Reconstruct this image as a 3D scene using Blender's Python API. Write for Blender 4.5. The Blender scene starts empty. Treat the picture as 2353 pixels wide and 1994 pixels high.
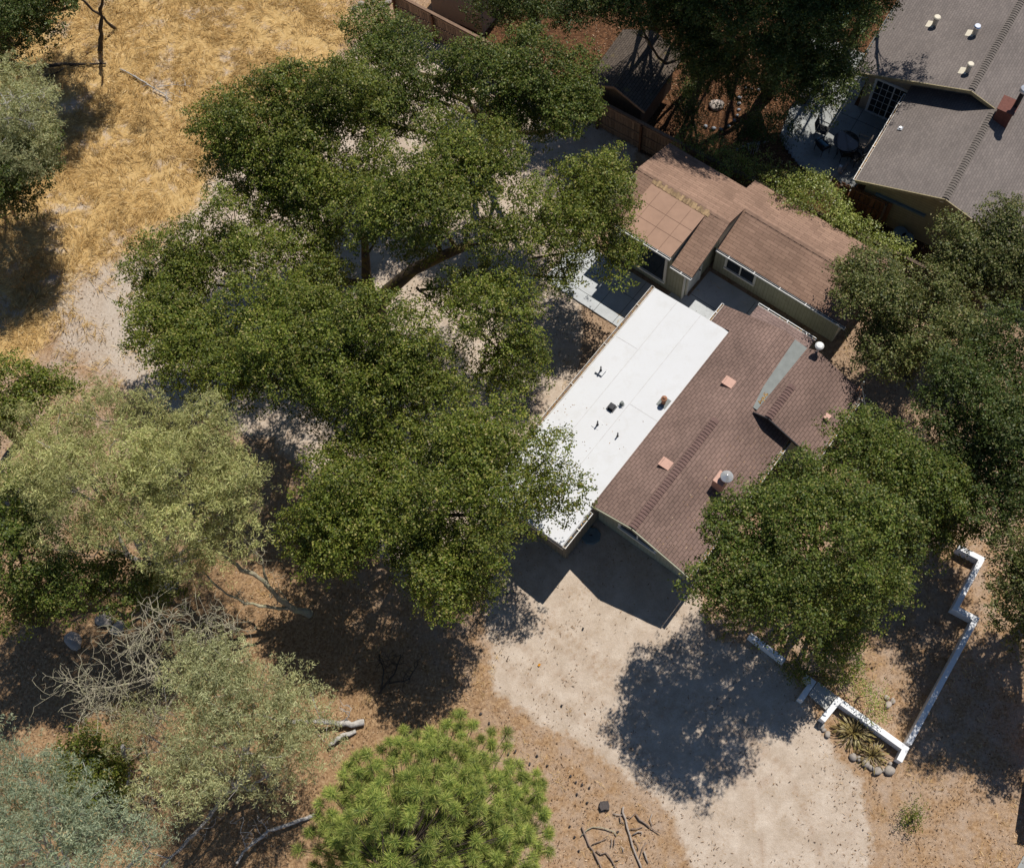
import bpy, math, random
import numpy as np
from mathutils import Vector, Matrix
random.seed(7); rng = np.random.default_rng(11)
sc = bpy.context.scene
col = sc.collection
# ------------------------------------------------------------------ camera
F_PX, NAD, CX, CY, ROLL, H = 2500.0, 2080.0, 1300.0, 997.0, math.radians(2), 41.0
TILT = math.atan((NAD-CY)/F_PX)
_F = np.array([0, math.sin(TILT), -math.cos(TILT)]); _R0 = np.array([1., 0, 0]); _D0 = np.array([0, -math.cos(TILT), -math.sin(TILT)])
_R = math.cos(ROLL)*_R0+math.sin(ROLL)*_D0
_D = -math.sin(ROLL)*_R0+math.cos(ROLL)*_D0
cam = bpy.data.cameras.new('camera'); co = bpy.data.objects.new('camera', cam); col.objects.link(co)
co.matrix_world = Matrix(((_R[0], -_D[0], -_F[0], 0), (_R[1], -_D[1], -_F[1], 0), (_R[2], -_D[2], -_F[2], H), (0, 0, 0, 1)))
cam.sensor_fit = 'HORIZONTAL'; cam.sensor_width = 36; cam.lens = 36*F_PX/2353; cam.shift_x = (1176.5-CX)/2353
cam.clip_start = .5; cam.clip_end = 2000; sc.camera = co
def P(u, v, z=0.0):
    "survey point: photo position (2353 wide) and height -> world"
    d = _F+_R*((u-CX)/F_PX)+_D*((v-CY)/F_PX)
    k = (z-H)/d[2]
    return np.array([0, 0, H])+k*d
KD = 2353/2082
def PD(x, y, z=0.0): return P(x*KD, y*KD, z)
def scale_at(p):
    return F_PX/float((np.array(p)-[0, 0, H])@_F)      # photo px per metre
# ------------------------------------------------------------------ light
SUN_EL, SUN_AZ = math.radians(60), math.radians(36)
w = bpy.data.worlds.new('World'); sc.world = w; w.use_nodes = True
nt = w.node_tree; nt.nodes.clear()
sky = nt.nodes.new('ShaderNodeTexSky'); sky.sky_type = 'NISHITA'; sky.sun_disc = False
sky.sun_elevation = SUN_EL; sky.sun_rotation = SUN_AZ; sky.ozone_density = 5; sky.dust_density = .15; sky.air_density = .9
bg = nt.nodes.new('ShaderNodeBackground'); bg.inputs[1].default_value = .072
wo = nt.nodes.new('ShaderNodeOutputWorld')
nt.links.new(sky.outputs[0], bg.inputs[0]); nt.links.new(bg.outputs[0], wo.inputs[0])
sl = bpy.data.lights.new('sun', 'SUN'); sl.energy = 4.8; sl.angle = math.radians(.5); sl.color = (1, .95, .875)
so = bpy.data.objects.new('sun', sl); col.objects.link(so)
SUNV = Vector((math.sin(SUN_AZ)*math.cos(SUN_EL), math.cos(SUN_AZ)*math.cos(SUN_EL), math.sin(SUN_EL)))
so.rotation_euler = SUNV.to_track_quat('Z', 'Y').to_euler(); so.location = SUNV*80
vs = sc.view_settings; vs.view_transform = 'Standard'; vs.look = 'None'; vs.gamma = 1; vs.exposure = 0.0
sc.cycles.max_bounces = 6; sc.cycles.diffuse_bounces = 3; sc.cycles.glossy_bounces = 2; sc.cycles.transmission_bounces = 4
sc.cycles.transparent_max_bounces = 4; sc.cycles.caustics_reflective = False; sc.cycles.caustics_refractive = False

# ------------------------------------------------------------------ helpers
class N:
    "tiny node helper"
    def __init__(s, name):
        s.m = bpy.data.materials.new(name); s.m.use_nodes = True
        s.t = s.m.node_tree; s.t.nodes.clear()
        s.o = s.t.nodes.new('ShaderNodeOutputMaterial')
    def n(s, typ, **kw):
        x = s.t.nodes.new('ShaderNode'+typ)
        for k, v in kw.items(): setattr(x, k, v)
        return x
    def l(s, a, b): s.t.links.new(a, b)
    def set(s, inp, v):
        if hasattr(v, 'is_output') or isinstance(v, bpy.types.NodeSocket): s.l(v, inp)
        elif isinstance(v, (tuple, list)) and len(v) == 3 and inp.type == 'RGBA': inp.default_value = (*v, 1)
        else: inp.default_value = v
    def mix(s, f, a, b, mode='MIX'):
        x = s.n('MixRGB', blend_type=mode); s.set(x.inputs[0], f); s.set(x.inputs[1], a); s.set(x.inputs[2], b); return x.outputs[0]
    def math(s, op, a, b=0.0, clamp=False):
        x = s.n('Math', operation=op, use_clamp=clamp); s.set(x.inputs[0], a); s.set(x.inputs[1], b); return x.outputs[0]
    def noise(s, vec, scale, detail=4, rough=.6, dist=0.0):
        x = s.n('TexNoise'); s.l(vec, x.inputs['Vector']); x.inputs['Scale'].default_value = scale
        x.inputs['Detail'].default_value = detail; x.inputs['Roughness'].default_value = rough; x.inputs['Distortion'].default_value = dist
        return x.outputs[0]
    def ramp(s, f, stops, interp='LINEAR'):
        x = s.n('ValToRGB'); s.l(f, x.inputs[0]); r = x.color_ramp; r.interpolation = interp
        while len(r.elements) < len(stops): r.elements.new(.5)
        for e, (p, c) in zip(r.elements, stops):
            e.position = p; e.color = (c, c, c, 1) if isinstance(c, (int, float)) else (*c, 1)
        return x.outputs[0]
    def coord(s, kind='Object', scale=None, rot=None):
        c = s.n('TexCoord').outputs[kind]
        if scale is None and rot is None: return c
        m = s.n('Mapping'); s.l(c, m.inputs[0])
        if scale: m.inputs['Scale'].default_value = scale
        if rot: m.inputs['Rotation'].default_value = rot
        return m.outputs[0]
    def attr(s, name, out='Color'):
        return s.n('Attribute', attribute_name=name).outputs[out]
    def bump(s, h, strength=.5, dist=.02):
        b = s.n('Bump'); b.inputs['Strength'].default_value = strength; b.inputs['Distance'].default_value = dist; s.l(h, b.inputs['Height']); return b.outputs[0]
    def done(s, color, rough=.8, metal=0.0, normal=None, spec=.3, trans=None, **kw):
        b = s.n('BsdfPrincipled'); s.set(b.inputs['Base Color'], color); s.set(b.inputs['Roughness'], rough)
        b.inputs['Metallic'].default_value = metal; b.inputs['Specular IOR Level'].default_value = spec
        if normal is not None: s.l(normal, b.inputs['Normal'])
        for k, v in kw.items(): s.set(b.inputs[k], v)
        out = b.outputs[0]
        if trans is not None:
            tr = s.n('BsdfTranslucent'); s.set(tr.inputs[0], trans[1]); mx = s.n('MixShader'); mx.inputs[0].default_value = trans[0]
            s.l(out, mx.inputs[1]); s.l(tr.outputs[0], mx.inputs[2]); out = mx.outputs[0]
        s.l(out, s.o.inputs[0]); return s.m

def plain(name, c, rough=.7, metal=0.0, var=.18, scale=6.0, spec=.3, bump=0.0):
    m = N(name); v = m.coord(); n = m.noise(v, scale, 5, .65)
    f = m.ramp(n, [(.25, 1-var), (.75, 1+var)])
    c2 = m.mix(1.0, c, f, 'MULTIPLY')
    nor = m.bump(m.noise(v, scale*8, 3), bump, .01) if bump else None
    return m.done(c2, rough, metal, nor, spec)

def rakes(pairs, mat, parent, wd=.035, ht=.15):
    for p, q in pairs: MB().bar(p, q, wd, ht).build('rake_board', M[mat], parent)
class MB:
    "mesh collector in world space with automatic metre UVs"
    def __init__(s): s.v = []; s.f = []
    def poly(s, pts):
        i = len(s.v); s.v += [tuple(map(float, p)) for p in pts]; s.f.append(list(range(i, i+len(pts)))); return s
    def quad(s, a, b, c, d): return s.poly([a, b, c, d])
    def slab(s, top, t, flip=False):
        "closed slab: polygon of 3-D points and its copy t lower"
        top = [np.array(p, float) for p in top]; bot = [p-np.array([0, 0, t]) for p in top]
        n = sum((np.cross(top[i]-top[0], top[(i+1) % len(top)]-top[0]) for i in range(1, len(top)-1)), np.zeros(3))
        if n[2] < 0: top, bot = top[::-1], bot[::-1]
        s.poly(top); s.poly(bot[::-1])
        k = len(top)
        for i in range(k): s.poly([top[i], bot[i], bot[(i+1) % k], top[(i+1) % k]])
        return s
    def box(s, o, ex, ey, ez):
        "corner o and three edge vectors"
        o, ex, ey, ez = [np.array(q, float) for q in (o, ex, ey, ez)]
        if np.dot(np.cross(ex, ey), ez) < 0: ex, ey = ey, ex
        a, b, c, d = o, o+ex, o+ex+ey, o+ey
        A, B, C, D_ = a+ez, b+ez, c+ez, d+ez
        for q in ((d, c, b, a), (A, B, C, D_), (a, b, B, A), (b, c, C, B), (c, d, D_, C), (d, a, A, D_)): s.poly(q)
        return s
    def bar(s, p, q, wd, ht, up=(0, 0, 1)):
        "beam from p to q centred on the line"
        p, q = np.array(p, float), np.array(q, float); d = q-p; L = np.linalg.norm(d); d /= L
        u = np.array(up, float); u -= d*(u@d)
        if np.linalg.norm(u) < 1e-4: u = np.array([1., 0, 0]); u -= d*(u@d)
        u /= np.linalg.norm(u); r = np.cross(d, u)
        return s.box(p-r*wd/2-u*ht/2, r*wd, d*L, u*ht)
    def tube(s, pts, rad, n=6, cap=True):
        pts = [np.array(p, float) for p in pts]; rad = list(rad) if hasattr(rad, '__len__') else [rad]*len(pts)
        base = len(s.v); prev = None
        for i, p in enumerate(pts):
            d = pts[min(i+1, len(pts)-1)]-pts[max(i-1, 0)]; d = d/(np.linalg.norm(d)+1e-9)
            a = prev if prev is not None else (np.array([0, 0, 1.]) if abs(d[2]) < .9 else np.array([1., 0, 0]))
            a = a-d*(a@d); a /= np.linalg.norm(a)+1e-9; prev = a; b = np.cross(d, a)
            for k in range(n):
                t = 2*math.pi*k/n; s.v.append(tuple(p+rad[i]*(math.cos(t)*a+math.sin(t)*b)))
        for i in range(len(pts)-1):
            for k in range(n):
                s.f.append([base+i*n+k, base+i*n+(k+1) % n, base+(i+1)*n+(k+1) % n, base+(i+1)*n+k])
        if cap:
            s.f.append([base+k for k in range(n)][::-1]); e = base+(len(pts)-1)*n; s.f.append([e+k for k in range(n)])
        return s
    def blob(s, c, r, seed=0, n=10, m=7, amp=.18):
        "lumpy closed rock"
        rg = np.random.default_rng(seed); c = np.array(c, float); r = np.array(r, float)
        w1 = rg.normal(size=(4, 3)); ph = rg.uniform(0, 6, 4); base = len(s.v)
        def q(d):
            k = 1+amp*sum(math.sin(2.2*float(w1[j]@d)+ph[j]) for j in range(4))/2
            return tuple(c+r*np.array(d)*k)
        s.v.append(q(np.array([0, 0, 1.])))
        for i in range(1, m):
            th = math.pi*i/m
            for k in range(n):
                t = 2*math.pi*k/n; s.v.append(q(np.array([math.sin(th)*math.cos(t), math.sin(th)*math.sin(t), math.cos(th)])))
        s.v.append(q(np.array([0, 0, -1.]))); e = len(s.v)-1
        for k in range(n):
            s.f.append([base, base+1+k, base+1+(k+1) % n])
            s.f.append([e, base+1+(m-2)*n+(k+1) % n, base+1+(m-2)*n+k])
        for i in range(m-2):
            for k in range(n):
                a = base+1+i*n; s.f.append([a+k, a+n+k, a+n+(k+1) % n, a+(k+1) % n])
        return s
    def build(s, name, mat, parent=None, smooth=False, loc=None):
        org = np.array(WORLD.get(parent.name, (0, 0, 0)) if parent is not None else (loc if loc is not None else (0, 0, 0)), float)
        me = bpy.data.meshes.new(name); V = np.array(s.v, float)
        me.from_pydata([tuple(x) for x in (V-org)], [], s.f)
        uv = me.uv_layers.new(name='UVMap'); k = 0
        buf = np.zeros((sum(len(f) for f in s.f), 2))
        for f in s.f:
            q = V[f]; n = np.cross(q[1]-q[0], q[2]-q[0]) if len(f) == 3 else np.cross(q[2]-q[0], q[3]-q[1]); n = n/(np.linalg.norm(n)+1e-12)
            if abs(n[2]) > .9995: a, b = UVX
            else:
                a = np.cross([0, 0, 1.], n); a /= np.linalg.norm(a); b = np.cross(n, a)
            for x in q: buf[k] = (x@a, x@b); k += 1
        uv.data.foreach_set('uv', buf.ravel())
        if smooth: me.polygons.foreach_set('use_smooth', [True]*len(me.polygons))
        me.materials.append(mat); me.update()
        o = bpy.data.objects.new(name, me); col.objects.link(o)
        if parent is not None: o.parent = parent; WORLD[o.name] = tuple(org)
        elif loc is not None: o.location = tuple(org); WORLD[o.name] = tuple(org)
        return o
WORLD = {}
UVX = (np.array([math.cos(math.radians(51)), math.sin(math.radians(51)), 0]), np.array([math.sin(math.radians(51)), -math.cos(math.radians(51)), 0]))
def tag(o, label=None, cat=None, group=None, kind=None):
    if label: o['label'] = label
    if cat: o['category'] = cat
    if group: o['group'] = group
    if kind: o['kind'] = kind
    return o
def thing(name, loc, label, cat, group=None):
    o = bpy.data.objects.new(name, None); o.location = tuple(map(float, loc)); o.empty_display_size = .3; col.objects.link(o)
    WORLD[o.name] = tuple(map(float, loc)); return tag(o, label, cat, group)
def copy_tree(o, parent=None):
    c = o.copy(); col.objects.link(c)
    if parent is not None: c.parent = parent
    for ch in list(o.children): copy_tree(ch, c)
    return c
def frame(ox, oy, deg):
    e = math.radians(deg); e1 = np.array([math.cos(e), math.sin(e), 0]); e2 = np.array([math.sin(e), -math.cos(e), 0]); O = np.array([ox, oy, 0.])
    f = lambda a, b, z=0.0: O+a*e1+b*e2+np.array([0, 0, z]); f.a, f.b = e1, e2; return f
A1 = frame(-.27, 12.07, 51.0)       # the two cabins share this grid
G1 = frame(12.75, 27.89, 57.5)      # neighbours and the boundary fence
Z = np.array([0, 0, 1.])

# ------------------------------------------------------------------ materials
def shingle(name, c1, c2, mortar, bw=.3, bh=.137, msize=.012, var=.25, bleach=None):
    m = N(name); uv = m.coord('UV'); b = m.n('TexBrick'); m.l(uv, b.inputs['Vector'])
    b.offset = .5; b.inputs['Scale'].default_value = 1; b.inputs['Brick Width'].default_value = bw; b.inputs['Row Height'].default_value = bh
    b.inputs['Mortar Size'].default_value = msize; b.inputs['Mortar Smooth'].default_value = .25; b.inputs['Bias'].default_value = 0
    b.inputs['Color1'].default_value = (*c1, 1); b.inputs['Color2'].default_value = (*c2, 1); b.inputs['Mortar'].default_value = (*mortar, 1)
    big = m.ramp(m.noise(uv, .55, 5, .65), [(.3, 1-var), (.7, 1+var)]); fine = m.ramp(m.noise(uv, 38, 3, .7), [(.25, .72), (.75, 1.25)])
    c = m.mix(1, m.mix(1, b.outputs[0], big, 'MULTIPLY'), fine, 'MULTIPLY')
    if bleach: c = m.mix(m.ramp(m.noise(uv, 1.7, 5, .7), [(.58, 0.0), (.72, .6)]), c, bleach)
    spots = m.ramp(m.noise(uv, 2.6, 6, .75), [(.70, 0.0), (.76, .5)]); c = m.mix(spots, c, tuple(min(1, x*1.9) for x in c1))
    hgt = m.math('ADD', m.math('MULTIPLY', b.outputs[1], -1.0), m.math('MULTIPLY', m.noise(uv, 60, 2), .3))
    return m.done(c, .92, 0, m.bump(hgt, .6, .012), .2)
M = {}
M['brown_shingle'] = shingle('brown shingle', (.235, .158, .130), (.20, .135, .112), (.105, .071, .059))
M['tan_shingle'] = shingle('tan shingle', (.30, .192, .138), (.235, .148, .106), (.135, .084, .060), bw=.55, bh=.14, msize=.008, var=.2)
M['grey_shingle'] = shingle('grey shingle', (.205, .175, .158), (.17, .146, .133), (.125, .106, .097), bw=.22, bh=.12, msize=.009, var=.14)
M['moss_shingle'] = shingle('mossy shingle', (.12, .095, .075), (.09, .07, .055), (.03, .024, .02), bleach=(.22, .17, .05))
M['cap_shingle'] = plain('ridge cap shingle', (.15, .094, .082), .92, var=.25, scale=5)
M['cap_tan'] = plain('tan ridge cap', (.265, .168, .12), .92, var=.3, scale=4)
M['cap_grey'] = plain('grey ridge cap', (.145, .125, .11), .92, var=.25, scale=5)
def membrane():
    m = N('white roof membrane'); v = m.coord(); n = m.noise(v, .5, 6, .7); n2 = m.noise(v, 9, 4, .7)
    c = m.mix(m.ramp(n, [(.35, 0.0), (.7, .7)]), (.60, .605, .61), (.64, .65, .665)); c = m.mix(m.ramp(n2, [(.55, 0.0), (.8, .3)]), c, (.52, .49, .44)); c = m.mix(m.ramp(m.noise(v, 1.1, 6, .75), [(.52, 0.0), (.72, .4)]), c, (.50, .485, .455))
    return m.done(c, .7, 0, m.bump(m.noise(v, 3, 3), .15, .02), .3)
M['membrane'] = membrane()
M['seam'] = plain('membrane seam', (.52, .51, .50), .8, var=.15)
M['white'] = plain('white paint', (.72, .72, .70), .5, var=.08)
M['dirty_white'] = plain('weathered white paint', (.55, .52, .47), .7, var=.35, scale=3)
def siding(name, c, step, dark=.45):
    m = N(name); uv = m.coord('UV'); s = m.n('SeparateXYZ'); m.l(uv, s.inputs[0])
    fr = m.math('FRACT', m.math('MULTIPLY', s.outputs[0 if step > 0 else 1], 1/abs(step)))
    g = m.ramp(fr, [(0, dark), (.07, dark), (.11, 1.0), (1, 1.0)]); n = m.ramp(m.noise(uv, 3, 5, .7), [(.3, .85), (.7, 1.12)])
    st = m.ramp(m.noise(m.coord('UV', (12, .6, 1)), 1.5, 4), [(.3, .88), (.7, 1.08)])
    return m.done(m.mix(1, m.mix(1, m.mix(1, c, g, 'MULTIPLY'), n, 'MULTIPLY'), st, 'MULTIPLY'), .75, 0, m.bump(g, .4, .015))
M['olive_siding'] = siding('olive board siding', (.42, .415, .31), .15, .6)
M['tan_siding'] = siding('tan board siding', (.24, .20, .145), .18)
M['lap_siding'] = siding('lap siding', (.34, .285, .16), -.16, .5)
M['planter'] = siding('white painted masonry', (.69, .69, .69), .62, .84)
M['beige_wall'] = plain('beige stucco', (.36, .29, .22), .9, var=.12, bump=.3)
M['trim'] = plain('cream trim', (.82, .80, .74), .6, var=.1)
def glass():
    m = N('dark window glass'); return m.done(m.mix(m.noise(m.coord(), 1.2), (.012, .016, .022), (.03, .036, .042)), .06, 0, None, .6)
M['glass'] = glass()
def concrete(name, c, var=.14):
    m = N(name); v = m.coord(); n = m.noise(v, 1.1, 7, .7); n2 = m.noise(v, 30, 3, .7)
    k = m.mix(1, c, m.ramp(n, [(.3, 1-var), (.7, 1+var)]), 'MULTIPLY'); k = m.mix(1, k, m.ramp(n2, [(.3, .9), (.7, 1.08)]), 'MULTIPLY')
    return m.done(k, .85, 0, m.bump(n2, .25, .01))
M['concrete'] = concrete('pale concrete', (.46, .46, .44)); M['grey_concrete'] = concrete('grey concrete', (.30, .31, .30), .22); M['slab'] = concrete('blue grey concrete', (.47, .49, .50))
M['planter'] = None
def wood(name, c, var=.35):
    m = N(name); v = m.coord('Object', (3, 3, .6)); n = m.noise(v, 4, 6, .7); isl = m.n('NewGeometry').outputs['Random Per Island']
    k = m.mix(1, c, m.ramp(n, [(.25, 1-var), (.75, 1+var)]), 'MULTIPLY'); k = m.mix(1, k, m.ramp(isl, [(0, .7), (1, 1.3)]), 'MULTIPLY')
    return m.done(k, .85, 0, m.bump(n, .3, .01))
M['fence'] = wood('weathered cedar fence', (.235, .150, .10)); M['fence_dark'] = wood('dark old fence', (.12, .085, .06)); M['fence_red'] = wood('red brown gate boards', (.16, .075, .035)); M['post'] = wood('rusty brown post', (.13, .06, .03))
M['grey_wood'] = wood('grey timber', (.33, .28, .24)); M['stick'] = wood('dry stick', (.22, .165, .13)); M['charcoal'] = plain('weathered stump', (.085, .072, .068), .95, var=.35, scale=14, bump=.6)
M['copper'] = plain('copper brown sheet', (.50, .29, .22), .55, var=.15); M['rust'] = plain('rusty metal', (.33, .16, .09), .7, var=.3, scale=10)
M['galv'] = plain('galvanised metal', (.72, .73, .74), .28, .6, .1); M['dark_metal'] = plain('dark metal', (.045, .045, .05), .5, .3, .2); M['grey_metal'] = plain('grey flashing', (.20, .215, .205), .7, 0, .16, 3)
M['mirror'] = plain('bright metal cap', (.9, .9, .92), .18, 1.0, .03); M['cream_metal'] = plain('cream painted metal', (.62, .56, .44), .5, 0, .1)
M['black'] = plain('black rubber', (.02, .02, .022), .6); M['brick'] = plain('red brown brick', (.15, .06, .045), .85, var=.3, scale=9)
M['stone'] = plain('river stone', (.34, .30, .26), .85, var=.25, scale=5, bump=.4); M['pale_rock'] = plain('pale rock', (.42, .36, .31), .9, var=.25, scale=3, bump=.5); M['blue_stone'] = plain('grey edging stone', (.26, .28, .31), .8, var=.25)
M['blue_plastic'] = plain('pale blue plastic', (.16, .30, .38), .5); M['cushion'] = plain('tan chair mesh', (.42, .34, .26), .8); M['yellow'] = plain('amber yellow paint', (.62, .27, .03), .4)
M['tarp'] = plain('blue grey lid', (.13, .18, .20), .6); M['tar'] = plain('tan roll roofing', (.335, .212, .150), .92, var=.12, scale=2, bump=.2); M['tar_line'] = plain('roofing lap', (.20, .122, .088), .9)
def bark(name, c, c2, sc_=3.0):
    m = N(name); v = m.coord('Object', (1, 1, .35)); n = m.noise(v, sc_*3, 6, .75); n2 = m.noise(m.coord(), sc_*.9, 4, .7)
    k = m.mix(m.ramp(n2, [(.45, 0.0), (.62, 1.0)]), c, c2); k = m.mix(1, k, m.ramp(n, [(.3, .55), (.7, 1.3)]), 'MULTIPLY')
    return m.done(k, .95, 0, m.bump(n, .9, .03))
M['oak_bark'] = bark('oak bark with moss', (.075, .055, .042), (.15, .115, .035)); M['grey_bark'] = bark('grey bark', (.50, .47, .43), (.36, .33, .30)); M['lichen'] = bark('lichened dead wood', (.36, .32, .24), (.42, .40, .25), 5); M['dark_bark'] = bark('dark bark', (.06, .045, .035), (.09, .07, .05))
def leaf(name, stops, tr=.25, rough=.42, spec=.45, trc=1.6):
    m = N(name); f = m.attr('rnd', 'Fac'); c = m.ramp(f, stops); t = m.attr('tone', 'Fac')
    c = m.mix(1, c, m.ramp(t, [(0, .62), (1, 1.35)]), 'MULTIPLY')
    return m.done(c, rough, 0, None, spec, trans=(tr, m.mix(1, c, (trc, trc*.95, trc*.4), 'MULTIPLY')))
M['oak_leaf'] = leaf('oak leaf', [(0, (.052, .078, .011)), (.35, (.100, .135, .018)), (.7, (.165, .190, .026)), (.93, (.26, .255, .060)), (1, (.36, .29, .12))], .28, .5, .3)
M['dark_leaf'] = leaf('dark oak leaf', [(0, (.036, .060, .014)), (.5, (.070, .102, .022)), (.85, (.11, .135, .030)), (1, (.20, .18, .07))], .28, .5, .3)
M['olive_leaf'] = leaf('olive oak leaf', [(0, (.045, .062, .016)), (.4, (.095, .115, .030)), (.8, (.165, .178, .052)), (1, (.30, .25, .12))], .25, .5, .3)
M['mid_leaf'] = leaf('mid oak leaf', [(0, (.040, .066, .012)), (.4, (.082, .118, .018)), (.8, (.145, .172, .030)), (1, (.26, .23, .08))], .28, .5, .3)
M['pale_leaf'] = leaf('pale feathery leaf', [(0, (.20, .215, .075)), (.45, (.42, .435, .165)), (.85, (.58, .575, .26)), (1, (.42, .30, .14))], .3, .6, .25, 1.2)
M['grey_leaf'] = leaf('grey green leaf', [(0, (.19, .205, .10)), (.5, (.37, .385, .185)), (.9, (.52, .525, .29)), (1, (.42, .30, .14))], .3, .6, .25, 1.2)
M['blue_leaf'] = leaf('blue green leaf', [(0, (.14, .185, .125)), (.5, (.26, .315, .205)), (.9, (.40, .43, .28)), (1, (.42, .30, .14))], .3, .6, .25, 1.2)
M['bright_leaf'] = leaf('bright hedge leaf', [(0, (.09, .125, .022)), (.5, (.21, .25, .045)), (.9, (.28, .30, .08)), (1, (.33, .22, .09))], .3)
M['lime_leaf'] = leaf('lime shrub leaf', [(0, (.10, .145, .03)), (.5, (.26, .31, .065)), (1, (.46, .46, .16))], .3)
M['needle'] = leaf('pine needle', [(0, (.055, .095, .025)), (.3, (.17, .235, .045)), (.7, (.34, .40, .085)), (1, (.56, .54, .15))], .2, .5, .3, 1.2)
M['strap'] = leaf('strap leaf', [(0, (.05, .035, .018)), (.5, (.22, .16, .055)), (1, (.42, .36, .13))], .2, .5)
M['straw'] = leaf('straw', [(0, (.27, .165, .062)), (.4, (.51, .335, .13)), (.8, (.70, .50, .22)), (1, (.80, .66, .40))], .25, .7, .2, 1.1)
M['straw_dark'] = leaf('brown dry weed', [(0, (.16, .09, .035)), (.5, (.30, .19, .07)), (1, (.46, .31, .13))], .2, .7, .2, 1.1)
M['litter'] = leaf('fallen leaves', [(0, (.07, .038, .022)), (.35, (.20, .115, .06)), (.75, (.40, .25, .14)), (1, (.62, .48, .34))], .1, .8, .2, 1.0)
M['gutter_leaf'] = leaf('golden fallen leaves', [(0, (.25, .12, .03)), (.5, (.48, .27, .07)), (1, (.62, .42, .15))], .1, .8, .2)

# ------------------------------------------------------------------ ground
def inside(poly, X, Y):
    r = np.zeros(X.shape, bool); n = len(poly)
    for i in range(n):
        x1, y1 = poly[i]; x2, y2 = poly[(i+1) % n]
        c = ((y1 > Y) != (y2 > Y)) & (X < (x2-x1)*(Y-y1)/((y2-y1) if y2 != y1 else 1e-9)+x1); r ^= c
    return r
def sdist(poly, X, Y):
    d = np.full(X.shape, 1e9); n = len(poly)
    for i in range(n):
        a = np.array(poly[i]); b = np.array(poly[(i+1) % n]); e = b-a
        t = np.clip(((X-a[0])*e[0]+(Y-a[1])*e[1])/(e@e+1e-9), 0, 1)
        d = np.minimum(d, np.hypot(X-a[0]-t*e[0], Y-a[1]-t*e[1]))
    return np.where(inside(poly, X, Y), d, -d)
gp = lambda pts: [tuple(PD(x, y)[:2]) for x, y in pts]
SAND = [gp([(1010, 1120), (985, 1240), (1005, 1400), (1090, 1465), (1200, 1520), (1290, 1590), (1370, 1660), (1410, 1764), (1420, 1850), (1775, 1850), (1768, 1700), (1755, 1590), (1700, 1540), (1665, 1470), (1625, 1400), (1560, 1325), (1430, 1290), (1420, 1150), (1250, 1000)]),
        gp([(745, 60), (700, 120), (640, 190), (420, 360), (300, 540), (230, 560), (205, 640), (225, 740), (310, 830), (420, 850), (560, 900), (820, 1180), (1010, 1120), (1180, 900), (1180, 560), (1300, 300), (860, 60)])]
PALE = [gp([(150, 560), (210, 520), (300, 520), (330, 640), (300, 800), (230, 770), (130, 720), (100, 640)])]
GRASS = [gp([(-400, -200), (700, -150), (715, 60), (660, 160), (440, 330), (400, 420), (290, 500), (150, 580), (100, 690), (30, 760), (-400, 800)])]
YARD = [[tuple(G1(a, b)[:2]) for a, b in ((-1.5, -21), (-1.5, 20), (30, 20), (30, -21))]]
SIDE = [gp([(1240, 600), (1170, 560), (1130, 720), (1040, 870), (1120, 860), (1270, 660)]), gp([(1700, 640), (1640, 760), (1760, 900), (1830, 1020), (1990, 1100), (2200, 900), (2200, 600)])]
def field(polys, X, Y, fall):
    d = np.max([sdist(p, X, Y) for p in polys], axis=0); return np.clip(.5+d/(2*fall), 0, 1)
def axis(lo, hi, step):
    inner = np.arange(lo, hi+1e-6, step); k = np.cumsum(step*1.32**np.arange(1, 26))
    return np.concatenate([lo-k[::-1], inner, hi+k])
def relief(X, Y):
    return sum(.0045*np.sin(fx*X+fy*Y+ph) for fx, fy, ph in ((3.7, 2.9, 2), (-4.3, 3.1, 3), (5.9, -1.7, 4), (2.3, -5.3, 5), (7.1, 4.9, 6), (-6.1, 6.7, 7)))
gx = axis(-31, 29, .2); gy = axis(-3, 47, .2); X, Y = np.meshgrid(gx, gy)
ZZ = relief(X, Y)-.03
me = bpy.data.meshes.new('ground'); nx, ny = len(gx), len(gy)
me.vertices.add(nx*ny); me.vertices.foreach_set('co', np.stack([X, Y, ZZ], -1).ravel())
ii = (np.arange(ny-1)[:, None]*nx+np.arange(nx-1)[None, :]).ravel(); q = np.stack([ii, ii+1, ii+nx+1, ii+nx], -1).ravel()
me.loops.add(len(q)); me.loops.foreach_set('vertex_index', q); me.polygons.add(len(ii)); me.polygons.foreach_set('loop_start', np.arange(len(ii))*4)
za = me.color_attributes.new('zone', 'FLOAT_COLOR', 'POINT')
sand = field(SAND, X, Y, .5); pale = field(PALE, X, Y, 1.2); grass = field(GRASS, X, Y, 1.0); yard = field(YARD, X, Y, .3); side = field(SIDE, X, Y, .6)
za.data.foreach_set('color', np.stack([sand, grass, yard, pale], -1).ravel())
WARM = [gp([(-300, 1150), (560, 1080), (760, 1250), (1000, 1430), (930, 1560), (900, 1900), (-300, 1900)])]; wm = me.attributes.new('warm', 'FLOAT', 'POINT'); wm.data.foreach_set('value', field(WARM, X, Y, 1.5).ravel())
TRACKS = [gp(p) for p in ([(990, 1240), (1080, 1330), (1200, 1420), (1330, 1480)], [(1020, 1200), (1130, 1310), (1260, 1400), (1400, 1450)], [(1080, 1240), (1200, 1330), (1330, 1390)], [(1010, 1340), (1100, 1410), (1230, 1490), (1380, 1570)], [(1400, 1520), (1520, 1600), (1560, 1764)], [(1480, 1480), (1600, 1560), (1680, 1764)], [(212, 600), (205, 660), (240, 750), (330, 830), (420, 880)], [(235, 600), (228, 650), (262, 740), (350, 815)], [(270, 620), (262, 680), (300, 760)])]
trk = np.zeros(X.shape)
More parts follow.
